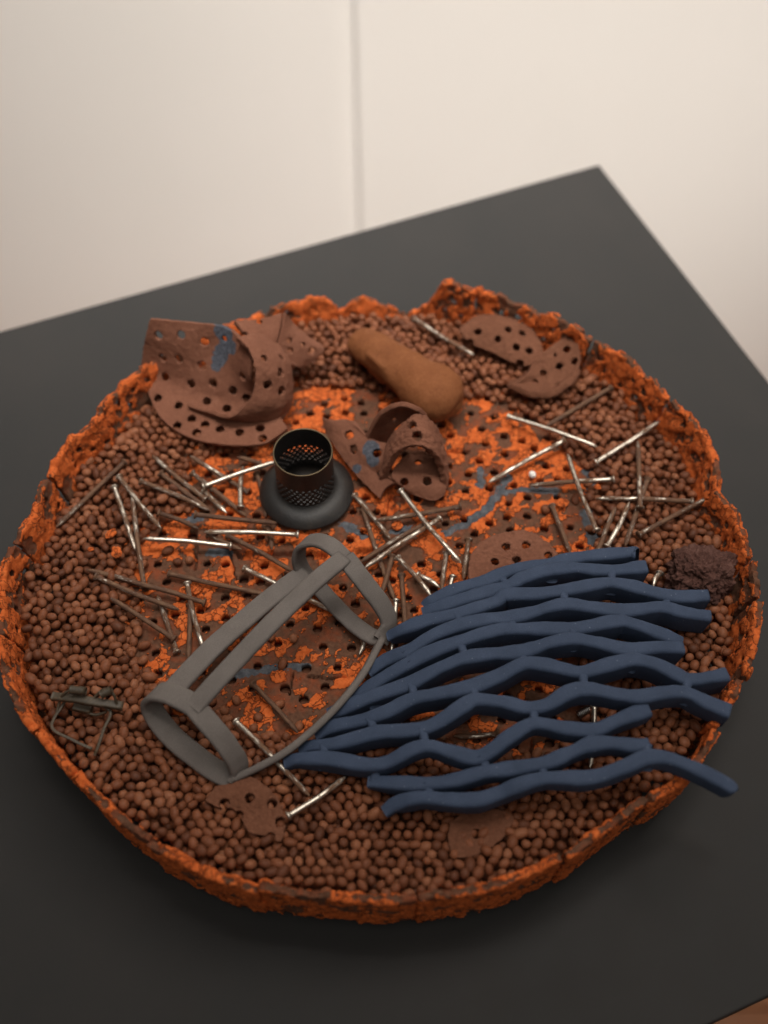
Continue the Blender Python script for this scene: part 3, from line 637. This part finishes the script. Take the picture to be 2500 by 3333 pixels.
shard('clay_shard', 'curved brown clay shard with a raised front lip, right of the oval one', 'K3', [(800,405),(850,395),(880,470),(875,560),(820,625),(740,665),(640,655),(560,620),(545,600),(620,555),(660,490),(735,440)], .049, [(820,437),(780,520),(705,550),(662,595),(760,462,.0015),(855,500),(775,612,.002)], dome=-.003, tilt=(.12, .18), lift=.006, t=.0045)
shard('clay_shard', 'half round rough textured clay shard partly under the top edge of the blue net', 'K8', [(40,400),(50,280),(120,190),(230,150),(340,140),(440,180),(520,260),(530,340),(420,420),(250,440),(120,430)], .0445, [(240,215),(350,205),(300,285),(180,295),(470,265)], mat=M_SHARD, rough=.0010, tilt=(0, .05))
shard('clay_shard', 'flat brown shard with bitten edge lying on pellets just below the grey frame', 'K10', [(-60,330),(0,245),(90,215),(220,168),(330,215),(410,300),(460,400),(475,500),(435,600),(340,560),(240,545),(190,470),(120,385),(20,370)], .0465, [(65,335),(228,305),(385,340),(440,465),(165,425),(372,572)], tilt=(0, .03))
shard('clay_shard', 'pointed brown shard with one hole half buried in pellets beneath the lowest blue strand', 'K11', [(95,420),(200,355),(300,355),(405,385),(390,450),(330,520),(220,580),(130,590),(90,520)], .0446, [(230,472)], tilt=(0, .02))

# ------------------------------------------------------------------ stone and lava rock
def spindle(P, R, flat, n=48, k=48):
    S = cmr(P, n); r = cmr(np.array(R)[:, None], n)[:, 0]; T = np.gradient(S, axis=0); T /= np.linalg.norm(T, axis=1)[:, None]
    W = np.cross(T, [0, 0, 1.]); W /= np.linalg.norm(W, axis=1)[:, None]; B = np.cross(W, T); a = np.arange(k)/k*2*math.pi
    V = S[:, None]+W[:, None]*(r[:, None]*np.cos(a))[..., None]+B[:, None]*(flat*r[:, None]*np.sin(a))[..., None]
    V = V.reshape(-1, 3); F = [gridq(n, k, True)[:, ::-1], np.arange(k)[None], ((n-1)*k+np.arange(k))[::-1][None]]; return V, F
sp = [pt('F', x, y, z) for x, y, z in [(1160,1100,.054),(1168,1105,.055),(1204,1128,.057),(1258,1166,.058),(1335,1222,.057),(1400,1270,.056),(1450,1302,.054),(1485,1324,.052),(1496,1330,.052)]]
V, F = spindle(sp, [.0005, .0095, .0132, .0140, .0160, .0202, .0186, .0100, .0003], .80, 90, 80)
N = vnorm(V, F[0]); cr1 = pt('K2', 560, 560, .066); cr2 = pt('K2', 680, 720, .060)
d = pdist(V[:, :2], np.array([cr1[:2], cr2[:2]])); V = V-N*(.0022*np.exp(-(d/.0016)**2))[:, None]+N*(.0018*fbm(V, 45, 3, 2.)+.00035*fbm(V, 260, 3, 5.))[:, None]
o = link('smooth_stone', mesh('smooth_stone', V-V.mean(0), F), M_STONE, None, V.mean(0)); tag(o, 'long smooth ochre brown stone with a crease, lying near the back of the tray', 'stone')
bm = bmesh.new(); bmesh.ops.create_icosphere(bm, subdivisions=6, radius=1); V = np.array([v.co for v in bm.verts]); F = np.array([[v.index for v in f.verts] for f in bm.faces]); bm.free()
V = V*(1+.40*fbm(V, 1.25, 2, 8.)+.24*fbm(V, 3.0, 3, 4.)-.22*np.abs(fbm(V, 6., 3, 1.))-.09*sstep(.05, .3, fbm(V, 13., 2, 6.)))[:, None]*np.array([.0212, .0180, .0150])
o = link('lava_rock', mesh('lava_rock', V, F), M_LAVA, None, pt('K8', 1300, 360, .052), (0.1, .15, .5)); tag(o, 'jagged porous dark reddish lava rock against the right rim beside the blue net', 'rock')

# ------------------------------------------------------------------ black strainer
bq = pt('K5', 620, 520, .038); top_px = px('K5', 615, 252)
def solve_z(q, v):
    lo, hi = .03, .2
    for _ in range(50):
        m = (lo+hi)/2
        if proj([[q[0], q[1], m]])[0, 1] > v: lo = m
        else: hi = m
    return lo
zt = solve_z(bq, top_px[1]); fr = np.linalg.norm(pt('K5', 300, 520, .041)-pt('K5', 940, 520, .041))/2; tr = np.linalg.norm(pt('K5', 418, 252, zt)-pt('K5', 814, 252, zt))/2
stn = thing('metal_strainer', 'blackened metal strainer with flared foot and perforated tube in the middle of the tray', 'strainer', (bq[0], bq[1], .0375))
def lathe(prof, k=72):
    a = np.arange(k)/k*2*math.pi; p = np.asarray(prof); V = np.stack([p[:, :1]*np.cos(a), p[:, :1]*np.sin(a), np.repeat(p[:, 1:], k, 1)], -1).reshape(-1, 3); return V, gridq(len(p), k, True)
sq = np.linspace(0, 1, 26); prof = [(tr*.985, .0092)]+[(tr*1.0+(fr-tr)*q, .0058*(1-q**2.6)+.0016+.0022*math.exp(-q*7)) for q in sq]+[(fr*.995, .0010), (fr*.97, .0003), (fr*.9, .0001), (tr*1.1, .0002), (tr*.985, .0030), (tr*.985, .0092)]
V, F = lathe(np.array(prof), 96); link('flange', mesh('flange', V+[0, 0, .0006], F), M_BLACK, stn)
hgt_ = zt-.0375; nk = 260; nz = int((hgt_-.004)/.00038); zz = np.linspace(.004, hgt_, nz); a = np.arange(nk)/nk*2*math.pi
V = np.stack([np.repeat(tr*np.cos(a)[None], nz, 0), np.repeat(tr*np.sin(a)[None], nz, 0), np.repeat(zz[:, None], nk, 1)], -1).reshape(-1, 3); Q = gridq(nz, nk, True)
hs = []; nh = 30; row = 0
for z_ in np.arange(.007, hgt_*.66, .0026):
    for q in range(nh):
        b = (q+.5*(row % 2))/nh*2*math.pi; hs.append((np.array([tr*math.cos(b), tr*math.sin(b), z_]), .00098))
    row += 1
V, Q = cut(V, Q, hs, .00036); V2, F, side, used = slab(V, Q, .0006, 1); ptube = link('perforated_tube', mesh('perforated_tube', V2, F), M_BLACK, stn)
V, F = lathe([(.0002, .0055), (tr*.5, .0055), (tr-.0004, .0056), (tr-.0004, .0040), (.0002, .0040)]); link('tube_bottom', mesh('tube_bottom', V, F), M_BLACK, ptube)
V, F = lathe([(tr-.0004, hgt_-.0006), (tr-.0005, hgt_+.0002), (tr, hgt_+.0004), (tr+.0004, hgt_+.0002), (tr+.0004, hgt_-.0003)], 96); link('tube_lip', mesh('tube_lip', V, F), M_BRASS, ptube)

# ------------------------------------------------------------------ grey strap frame
fr_ = thing('grey_clay_frame', 'open grey clay frame of two pointed hoops joined by three flat straps', 'clay frame', pt('K6', 900, 900, .045))
K6 = lambda L: np.array([pt('K6', *q) for q in L])
axis = pt('K6', 1190, 200, .076)-pt('K6', 380, 1000, .072); axis /= np.linalg.norm(axis)
def strap(name, L, W, w_, t_, n=60, ang=None):
    P = cmr(K6(L), n); V, F = sweep(P, W, rrect(w_, t_, min(w_, t_)*.42)); N = vnorm(V, F[0]); V = V+N*(.00025*fbm(V, 160, 3, 2.))[:, None]
    return child(name, V, F, M_GREY, fr_)
strap('hoop', [(1200,195,.075),(1120,125,.076),(1040,97,.073),(970,120,.067),(950,185,.058),(965,245,.050),(1010,310,.045),(1080,375,.0425),(1160,465,.042),(1260,560,.043),(1350,620,.044),(1400,625,.046)], axis, .0100, .0034, 90)
strap('hoop', [(1200,190,.076),(1270,280,.074),(1340,370,.067),(1400,450,.059),(1435,530,.051),(1420,590,.047),(1390,640,.0455)], axis, .0112, .0034, 60)
strap('hoop', [(400,1000,.074),(330,960,.075),(250,925,.074),(180,920,.070),(150,965,.063),(175,1040,.056),(250,1140,.051),(350,1230,.048),(470,1320,.046),(560,1370,.045),(610,1385,.045)], axis, .0122, .0038, 90)
strap('hoop', [(390,1000,.074),(450,1070,.073),(520,1150,.069),(580,1230,.062),(620,1300,.054),(625,1350,.048),(600,1388,.045)], axis, .0116, .0038, 60)
upn = np.cross(axis, [0, 0, 1.]); upn /= np.linalg.norm(upn)
strap('strap', [(1195,190,.0765),(1060,300,.080),(900,450,.082),(740,610,.082),(590,770,.080),(470,900,.077),(380,1005,.0745)], upn, .0104, .0040)
strap('strap', [(990,272,.050),(886,342,.0505),(764,436,.052),(642,540,.054),(520,645,.057),(400,765,.061),(282,893,.067),(243,932,.071)], upn+np.array([0, 0, .12]), .0124, .0038)
strap('strap', [(1395,635,.0465),(1330,760,.048),(1260,870,.050),(1160,990,.052),(1040,1110,.053),(900,1225,.052),(760,1310,.050),(600,1385,.046)], np.array([.25, -.25, 1.]), .0085, .0040)

# ------------------------------------------------------------------ blue net
net = thing('blue_clay_net', 'draped net of dark blue clay strands joined like expanded mesh on the tray', 'clay net', pt('N2', 0, 900, .05))
S = {}
S[1] = [('N1',1000,470,.049),('N1',1060,410,.053),('N1',1200,345,.056),('N1',1400,285,.057),('N2',0,215,.058),('N2',150,190,.058),('N2',300,165,.059),('N2',450,130,.060),('N2',600,112,.060),('N2',830,90,.059),('N2',868,92,.059)]
S[2] = [('N1',985,505,.049),('N1',1080,465,.053),('N1',1200,425,.056),('N1',1400,365,.059),('N1',1555,325,.060),('N2',120,260,.062),('N2',300,208,.063),('N2',450,195,.063),('N2',600,205,.062),('N2',800,200,.061),('N2',945,190,.060)]
S[3] = [('N1',745,665,.046),('N1',850,610,.052),('N1',1000,555,.056),('N1',1150,520,.058),('N1',1300,480,.060),('N1',1480,425,.061),('N2',0,380,.062),('N2',200,370,.064),('N2',400,338,.066),('N2',600,310,.067),('N2',750,308,.067),('N2',900,335,.066),('N2',1050,370,.064),('N2',1200,388,.063),('N2',1365,383,.062)]
S[4] = [('N1',615,905,.046),('N1',740,815,.050),('N1',900,745,.056),('N1',1060,650,.060),('N1',1240,585,.062),('N1',1450,540,.063),('N2',0,530,.064),('N2',150,500,.066),('N2',300,463,.067),('N2',400,446,.068),('N2',550,460,.068),('N2',750,480,.067),('N2',900,475,.066),('N2',1050,468,.065),('N2',1200,500,.064),('N2',1378,525,.062)]
S[5] = [('N3',510,150,.046),('N3',590,95,.048),('N1',700,950,.051),('N1',890,845,.056),('N1',1100,735,.061),('N1',1300,665,.064),('N1',1500,618,.065),('N2',60,615,.066),('N2',200,608,.067),('N2',400,606,.068),('N2',550,590,.069),('N2',750,560,.070),('N2',850,575,.069),('N2',1000,625,.066),('N2',1120,670,.063),('N2',1185,705,.060)]
S[6] = [('N3',345,255,.046),('N3',500,190,.050),('N3',700,115,.054),('N3',900,35,.058),('N1',1090,880,.062),('N1',1270,815,.065),('N1',1450,780,.066),('N2',0,770,.067),('N2',150,745,.069),('N2',300,700,.071),('N2',450,680,.072),('N2',600,700,.071),('N2',800,742,.069),('N2',1000,733,.067),('N2',1195,735,.064)]
S[7] = [('N3',255,395,.046),('N3',350,340,.049),('N3',550,292,.053),('N3',750,228,.058),('N3',930,155,.062),('N3',1100,115,.064),('N3',1300,62,.067),('N3',1500,-5,.068),('N2',110,850,.070),('N2',250,850,.070),('N2',400,878,.070),('N2',510,890,.070),('N2',650,860,.072),('N2',850,822,.073),('N2',1000,845,.072),('N2',1150,908,.070),('N2',1240,942,.069),('N2',1400,930,.068),('N2',1490,915,.067)]
S[8] = [('N3',150,495,.046),('N3',230,462,.049),('N3',400,445,.053),('N3',650,392,.058),('N3',930,350,.062),('N3',1100,298,.065),('N3',1250,205,.069),('N3',1340,160,.070),('N3',1480,165,.071),('N4',0,175,.071),('N4',120,198,.070),('N4',260,185,.071),('N4',420,110,.074),('N4',560,92,.075),('N4',750,118,.075),('N4',900,128,.074),('N4',1080,108,.074),('N4',1220,118,.074),('N4',1350,172,.072),('N4',1512,235,.071)]
S[9] = [('N3',50,585,.048),('N3',150,555,.052),('N3',350,560,.056),('N3',600,585,.058),('N3',750,570,.060),('N3',900,500,.064),('N3',1020,475,.066),('N3',1150,500,.067),('N3',1330,540,.066),('N3',1450,490,.068),('N4',20,405,.070),('N4',110,350,.071),('N4',210,320,.072),('N4',400,345,.072),('N4',600,350,.071),('N4',750,292,.072),('N4',880,250,.072),('N4',965,228,.071)]
S[10] = [('N3',615,715,.052),('N3',800,718,.056),('N3',1000,718,.060),('N3',1200,698,.063),('N3',1400,650,.066),('N4',0,625,.067),('N4',150,598,.069),('N4',300,565,.071),('N4',450,505,.073),('N4',570,460,.074),('N4',700,448,.074),('N4',850,458,.073),('N4',960,445,.072)]
S[11] = [('N3',722,915,.052),('N3',800,860,.055),('N3',950,820,.060),('N3',1150,830,.062),('N3',1350,828,.064),('N3',1500,788,.066),('N4',60,740,.069),('N4',220,695,.071),('N4',400,685,.072),('N4',600,675,.073),('N4',800,608,.076),('N4',950,550,.078),('N4',1100,555,.079),('N4',1300,628,.079),('N4',1450,705,.078),('N4',1562,768,.077)]
ZD = .0015; curves = {}; strands = {}
for i in range(1, 12): curves[i] = cmr(np.array([pt(c, x, y, z+ZD) for c, x, y, z in S[i]]), 130)
J = [(1,2,'N1',1565,345),(1,2,'N2',300,180),(2,3,'N2',20,355),(2,3,'N2',715,270),(3,4,'N1',1240,555),(3,4,'N2',395,420),(3,4,'N2',1078,430),(4,5,'N1',890,800),(4,5,'N1',1605,580),(4,5,'N2',780,530),(5,6,'N3',625,110),(5,6,'N1',1270,780),(5,6,'N2',455,650),(6,7,'N3',930,105),(6,7,'N2',110,815),(6,7,'N2',850,780),(7,8,'N3',650,340),(7,8,'N3',1340,115),(7,8,'N2',520,950),(7,8,'N4',1225,50),(8,9,'N3',320,515),(8,9,'N3',1000,415),(8,9,'N4',195,285),(8,9,'N4',912,195),(9,10,'N3',670,645),(9,10,'N3',1420,600),(9,10,'N4',568,410),(10,11,'N3',1040,775),(10,11,'N4',262,660),(10,11,'N4',945,500)]
def jpts(j_):
    a_, b_, c, x, y = j_; u, v = px(c, x, y); o_ = []
    for k in (a_, b_):
        p = proj(curves[k]); o_.append(int(np.argmin(np.hypot(p[:, 0]-u, p[:, 1]-v))))
    return o_
JI = [jpts(j_) for j_ in J]
for (a_, b_, *_), (ia, ib) in zip(J, JI):
    A0, B0 = curves[a_].copy(), curves[b_].copy(); gap = B0[ib]-A0[ia]; L_ = np.linalg.norm(gap); pull = max(0, L_-.0060)/2*.28
    for cv, ix, sg in ((curves[a_], ia, 1), (curves[b_], ib, -1)):
        sl = np.concatenate([[0], np.cumsum(np.linalg.norm(np.diff(cv, axis=0), axis=1))]); cv += (sg*pull*gap/L_)[None]*np.exp(-((sl-sl[ix])/.0105)**2)[:, None]
for i in range(1, 12):
    P = curves[i]; n = len(P); s = np.linspace(0, 1, n); tip = np.where(s < .10, .35+.65*np.sqrt(s/.10), 1.0)
    if i == 11: tip = np.where(s > .965, np.sqrt(np.clip(1-((s-.965)/.0352)**2, .02, 1)), tip)
    pr = []; h = .0175 if i < 8 else .0150 if i == 8 else .0120; wv = .0080 if i < 9 else .0078
    for q in range(n): a_ = rrect(wv*(.75+.25*tip[q] if s[q] < .5 else tip[q]*.7+.3 if i != 11 else tip[q])*(1+.07*math.sin(q*.3+i)+.05*math.sin(q*.13+2*i)), h*tip[q], .0021*(.4+.6*tip[q]), 4); a_ = a_-[0, h*tip[q]/2-.0005]; pr.append(a_)
    side_ = np.cross(np.gradient(P, axis=0), [0, 0, 1.])
    V, F = sweep(P, -side_, np.stack(pr)); Nn = vnorm(V, F[0]); V = V+Nn*(.00055*fbm(V, 90, 3, i*1.)+.00015*fbm(V, 350, 2, i*2.)+.00008*fbm(V, 900, 2, 3.))[:, None]
    strands[i] = child('strand', V, F, M_BLUE, net)
for (a_, b_, *_), (ia, ib) in zip(J, JI):
    q = curves[a_][ia], curves[b_][ib]
    P = cmr(np.array([q[0], (q[0]+q[1])/2-[0, 0, .0003], q[1]]), 14); s = np.abs(np.linspace(-1, 1, 14)); hh = .0095
    pr = np.stack([rrect(.0046+.0022*t_**2, hh, .0017, 4)-[0, hh/2+.0005*(1-t_)-.0002] for t_ in s]); sd = np.cross(np.gradient(P, axis=0), [0, 0, 1.]); V, F = sweep(P, -sd, pr)
    child('strand_joint', V, F, M_BLUE, net).parent = strands[a_]

# ------------------------------------------------------------------ nails
def nail_mesh(L, r, head=True):
    p = [(0.0001, 0), (r*1.6, 0), (r*1.75, .0003), (r*1.75, .0009), (r*1.5, .0012), (r*1.03, .0019), (r, .003)] if head else [(.0001, 0), (r, .0002), (r, .003)]
    p += [(r, L*.5), (r, L-.0042), (r*.5, L-.0012), (.0001, L)]
    k = 12; p = np.array(p); a_ = np.arange(k)/k*2*math.pi
    V = np.stack([p[:, :1]*np.cos(a_), p[:, :1]*np.sin(a_), np.repeat(p[:, 1:], k, 1)], -1).reshape(-1, 3)
    V[:, 0] += .0006*np.sin(V[:, 2]/L*3.1)*RNG.uniform(-2, 2); return mesh('nail', V, gridq(len(p), k, True)[:, ::-1])
# (crop, head x,y, tip x,y, level, rust 0..1, label)
NL = [
 ('K4',750,372,335,770,0,.6,'long brown nail slanting down to the left rim above the left pellets'),
 ('K4',685,522,812,905,1,.35,'left of two nails leaning side by side on the left pellets, head up'),
 ('K4',712,460,966,772,2,.4,'nail with its point over pellets, crossing behind the top of the two leaning nails'),
 ('K4',866,1132,793,560,1,.4,'tall upright nail on the left whose head points down to the rusty pair'),
 ('K4',840,490,1265,668,1,.45,'nail crossing left pellets and edge of crust, second below the upper left nail'),
 ('K4',1238,602,912,335,1,.45,'nail slanting from upper left pellets, head down beside the strainer pile'),
 ('K4',960,440,1262,670,0,.8,'dark rusted nail tucked beneath the slanting one in the upper left pellets'),
 ('K4',1492,558,1138,338,0,.5,'nail aiming at the strainer foot, its head left of the black flange'),
 ('K4',1150,440,1482,705,0,.55,'dull nail running under the bright one left of the strainer'),
 ('K4',1215,525,1660,372,3,.12,'bright pale nail rising to the strainer from the left pile'),
 ('K4',1222,545,1362,682,1,.2,'short bright nail below the end of the pale nail beside the strainer'),
 ('K4',1445,652,1458,400,2,.4,'small upright nail just left of the strainer foot, head down'),
 ('K4',945,680,1192,778,0,.65,'rusty nail with its end in pellets above the two bright level nails'),
 ('K4',1165,690,1664,742,2,.85,'dark red rusted nail lying level, running under the front of the strainer foot'),
 ('K5',565,810,-78,792,3,.1,'bright level nail ending just below the strainer, point to the left'),
 ('K4',1390,882,856,836,2,-.1,'shiniest nail, lying level on the left of the orange floor'),
 ('K4',1245,808,1452,902,1,.5,'short mottled nail between the two bright level nails'),
 ('K5',80,812,535,1064,2,.7,'long rusty nail slanting from the bright nails down to the grey frame'),
 ('K4',900,1125,522,1022,0,.7,'dark nail with its point on pellets, uppermost of the rusty pair on the left'),
 ('K4',1232,1222,780,1095,1,.75,'rusty nail with its head at the tray hole left of the grey frame'),
 ('K4',570,1060,1078,1262,1,.6,'brown nail below the rusty pair, running from pellets to the orange floor'),
 ('K4',1050,1442,660,1190,1,.65,'brown nail slanting across the edge of the left pellets, head near the frame'),
 ('K4',1010,1045,1605,1172,1,.75,'long orange brown nail running right under the left strap of the grey frame'),
 ('K4',1122,1100,1222,1500,1,.45,'pale nail standing in front of the frame, crossing a rusty one at its top'),
 ('K4',1140,1230,1130,1560,0,.85,'rusty orange nail beside the pale one just left of the grey frame'),
 ('K4',1062,1522,942,1170,0,.4,'nail whose round end shows beside the slanting brown nail head'),
 ('K4',1462,1012,2040,1292,1,.3,'nail with pale flat end, passing under both long straps of the grey frame'),
 ('K5',280,395,342,692,0,.8,'dark rusty nail close along the left edge of the strainer foot'),
 ('K5',352,760,384,915,0,.85,'short rusty nail piece on the floor below the bright level nail'),
 ('K5',310,332,148,284,0,.75,'short brown nail just behind the pale nail at the strainer left'),
 ('K5',940,540,1188,842,1,.35,'nail with its point down, leaving the strainer foot on the right'),
 ('K5',998,638,1212,1248,0,.55,'long nail running down past the two parallel nails toward the frame'),
 ('K5',1662,618,1078,712,2,.6,'nail lying across below the curled scrap with its head at the right'),
 ('K5',1250,508,1662,1002,3,.3,'long nail leaning on the curled scrap and crossing two others'),
 ('K5',1432,728,978,1000,1,.6,'left one of two parallel nails behind the grey frame'),
 ('K5',1522,698,1008,1036,2,.25,'paler one of two parallel nails behind the grey frame, nearer the net'),
 ('K5',1228,962,1462,1228,2,.35,'nail with big round head between the frame and the tip of the blue net'),
 ('K5',1360,1080,1518,1168,1,.2,'short pale nail poking out under the round headed nail by the net'),
 ('K5',1562,930,1528,1185,1,.45,'upright nail with head up, left of the rough half round shard'),
 ('K5',1606,1090,1580,1190,0,.1,'bright nail stub just above the top edge of the blue net'),
 ('K5',1198,950,1122,1215,2,.8,'reddish nail with pale point against the right hoop of the frame'),
 ('K5',1258,1078,1296,1560,0,.8,'rusty upright nail running under the left tip of the blue net'),
 ('K5',1222,1252,1190,1600,1,-.05,'wet looking shiny nail beside the right hoop of the grey frame'),
 ('N1',595,700,558,790,0,.2,'shiny nail stub in a hole beside the lower joint of the grey frame'),
 ('N1',1297,10,1262,285,1,.5,'upright brown nail at the left edge of the rough half round shard'),
 ('K3',75,285,368,462,1,.4,'farthest nail, lying on pellets near the notch in the back rim'),
 ('K3',532,762,972,912,2,.1,'bright nail lying at the edge of the upper right pellets'),
 ('K3',1042,620,718,812,1,.75,'brown nail with head up, touching the bright nail on the upper right'),
 ('K3',958,990,1282,782,1,.2,'pale nail on the right pellets with its end in shadow of the rim'),
 ('K3',812,880,436,1088,1,.3,'nail lying on orange crust pointing at the blue grey glaze streak'),
 ('K3',1056,1070,640,1102,1,.45,'level nail lying along the blue grey glaze at the right'),
 ('K3',970,1325,825,945,2,.35,'nail leaning across the level glaze nail, head at the dark glaze'),
 ('K3',1442,1180,962,1165,1,.45,'level nail on right pellets under the upright one'),
 ('K3',1182,1215,1170,880,2,.5,'upright nail with its head resting over the level nail at right'),
 ('V',578,998,1235,652,1,.65,'long brown nail on right pellets reaching up to the broken rim'),
 ('K8',742,240,836,0,0,.5,'left one of two parallel nails standing behind the blue net'),
 ('K8',786,218,910,-30,1,.35,'middle nail of three fanned behind the end of the blue net'),
 ('V',660,530,470,1095,0,.6,'right one of three fanned nails, passing beneath the level nail'),
 ('K8',490,-10,594,258,1,.55,'rust streaked nail between rough shard and crust, ending at the net'),
 ('K8',1078,355,1040,435,0,.35,'nail stub between the blue net end and the lava rock'),
 ('L',872,258,1185,595,1,.75,'brown nail with pale head lying inside the grey frame'),
 ('L',760,510,1030,775,1,.3,'half pale nail inside the frame crossing under its lower strap'),
 ('L',1015,765,1262,1020,0,.35,'nail emerging below the frame with its point at another nail'),
 ('K10',488,430,885,158,1,.25,'nail lying on near pellets under the left end of the blue net'),
 ('N3',1500,388,1190,405,0,.6,'dark nail seen through the widest opening of the blue net'),
 ('N4',590,200,560,620,0,-.05,'shiny upright nail seen through the right openings of the blue net'),
]
for c, hx, hy, tx, ty, lev, rust, lab in NL:
    pp = []
    for x, y in ((hx, hy), (tx, ty)):
        u, v = px(c, x, y); q = at(u, v, ZF); ins = bool(inpoly(q[0], q[1], EXPO)); edge = pdist(q[None, :2], np.vstack([EXPO, EXPO[:1]]))[0]
        pp.append(at(u, v, (.0378 if ins and edge > .004 else .0468 if not ins and edge > .006 else .0430)+lev*.0022))
    A_, B_ = pp; d = Vector(B_-A_)
    o = link('nail', nail_mesh(d.length, .0015), M_NAIL, None, A_, d.to_track_quat('Z', 'Y').to_euler()); o.color = (1, 1, 1, .5+rust-.45)
    tag(o, lab, 'nail', 'old nails strewn over the tray')

# ------------------------------------------------------------------ old metal clip, spring, grit
clip = thing('metal_clip', 'old brown metal clip with two bent wire legs on the pellets by the left rim', 'metal clip', pt('K9', 590, 420, .046))
K9 = lambda L: np.array([pt('K9', q[0], q[1], q[2]+.0055) for q in L])
V, F = sweep(cmr(K9([(355,345,.054),(500,360,.056),(650,385,.056),(830,412,.053)]), 24), [0, 0, 1.], rrect(.0032, .0046, .0009)); cbar = child('clip_bar', V+.0004*np.stack([fbm(V, 200, 3, 1.)]*3, 1), F, M_CLIP, clip)
V, F = sweep(cmr(K9([(440,375,.051),(350,548,.050),(480,635,.049),(620,700,.047)]), 40), [0, 0, 1.], rrect(.0011, .0017, .0004)); child('wire_leg', V, F, M_CLIP, clip)
V, F = sweep(cmr(K9([(640,395,.052),(745,450,.051),(700,570,.050),(660,690,.048),(640,740,.046)]), 40), [0, 0, 1.], rrect(.0011, .0017, .0004)); child('wire_leg', V, F, M_CLIP, clip)
for L in ([(640,350,.058),(700,300,.0615),(765,330,.060),(790,400,.055)], [(480,300,.060),(430,330,.058),(400,390,.053),(380,470,.050)], [(560,440,.050),(640,470,.049),(720,450,.050)]):
    V, F = tube(cmr(K9(L), 30), .0008, 8); child('bent_wire', V, F, M_CLIP, clip)
for L in ([(475,300,.061),(580,310,.061)], [(680,335,.060),(755,300,.061)]):
    q = K9(L); V, F = tube(cmr(np.array([q[0], (q[0]+q[1])/2, q[1]]), 8), .0023, 14)
    k = 14; ring = (7*k+np.arange(k)); c_ = q[1]; inner = c_+(V[ring]-c_)*.6; deep = inner-(q[1]-q[0])*.35; n0 = len(V); V = np.vstack([V, inner, deep])
    j = np.arange(k); j2 = (j+1) % k; F = [np.vstack([F[0], np.stack([ring[j], ring[j2], n0+j2, n0+j], 1), np.stack([n0+j, n0+j2, n0+k+j2, n0+k+j], 1)]), F[1], (n0+k+np.arange(k))[None]]
    child('bolt_knob', V, F, M_CLIP, clip).parent = cbar
V, F = sweep(cmr(K9([(500,415,.049),(570,430,.049),(620,440,.049)]), 8), [0, 0, 1.], rrect(.004, .0045, .001)); child('clip_block', V, F, M_CLIP, clip)
q0 = pt('N4', 480, 262, .041); q1 = pt('N4', 555, 225, .041); d = q1-q0; ax = d/np.linalg.norm(d); wx = np.cross(ax, [0, 0, 1.]); t_ = np.linspace(0, 1, 160)
H = q0+d*t_[:, None]+.0024*(np.cos(t_*7*6.283)[:, None]*wx+np.sin(t_*7*6.283)[:, None]*np.array([0, 0, 1.]))
V, F = sweep(H, ax, circ(.00035, 6)); o = link('wire_spring', mesh('wire_spring', V-q0, F), M_STEEL, None, q0); tag(o, 'tiny coiled steel spring glimpsed through the right side of the blue net', 'spring')
bm = bmesh.new(); bmesh.ops.create_icosphere(bm, subdivisions=3, radius=.0024); V = np.array([v.co for v in bm.verts]); F = np.array([[v.index for v in f.verts] for f in bm.faces]); bm.free()
V = V*(1+.25*fbm(V, 300, 2, 3.))[:, None]; o = link('white_grain', mesh('white_grain', V, F), M_WHITE, None, pt('R', 690, 715, .0385)); tag(o, 'single small white grain on orange crust between two nails at the right', 'grain')
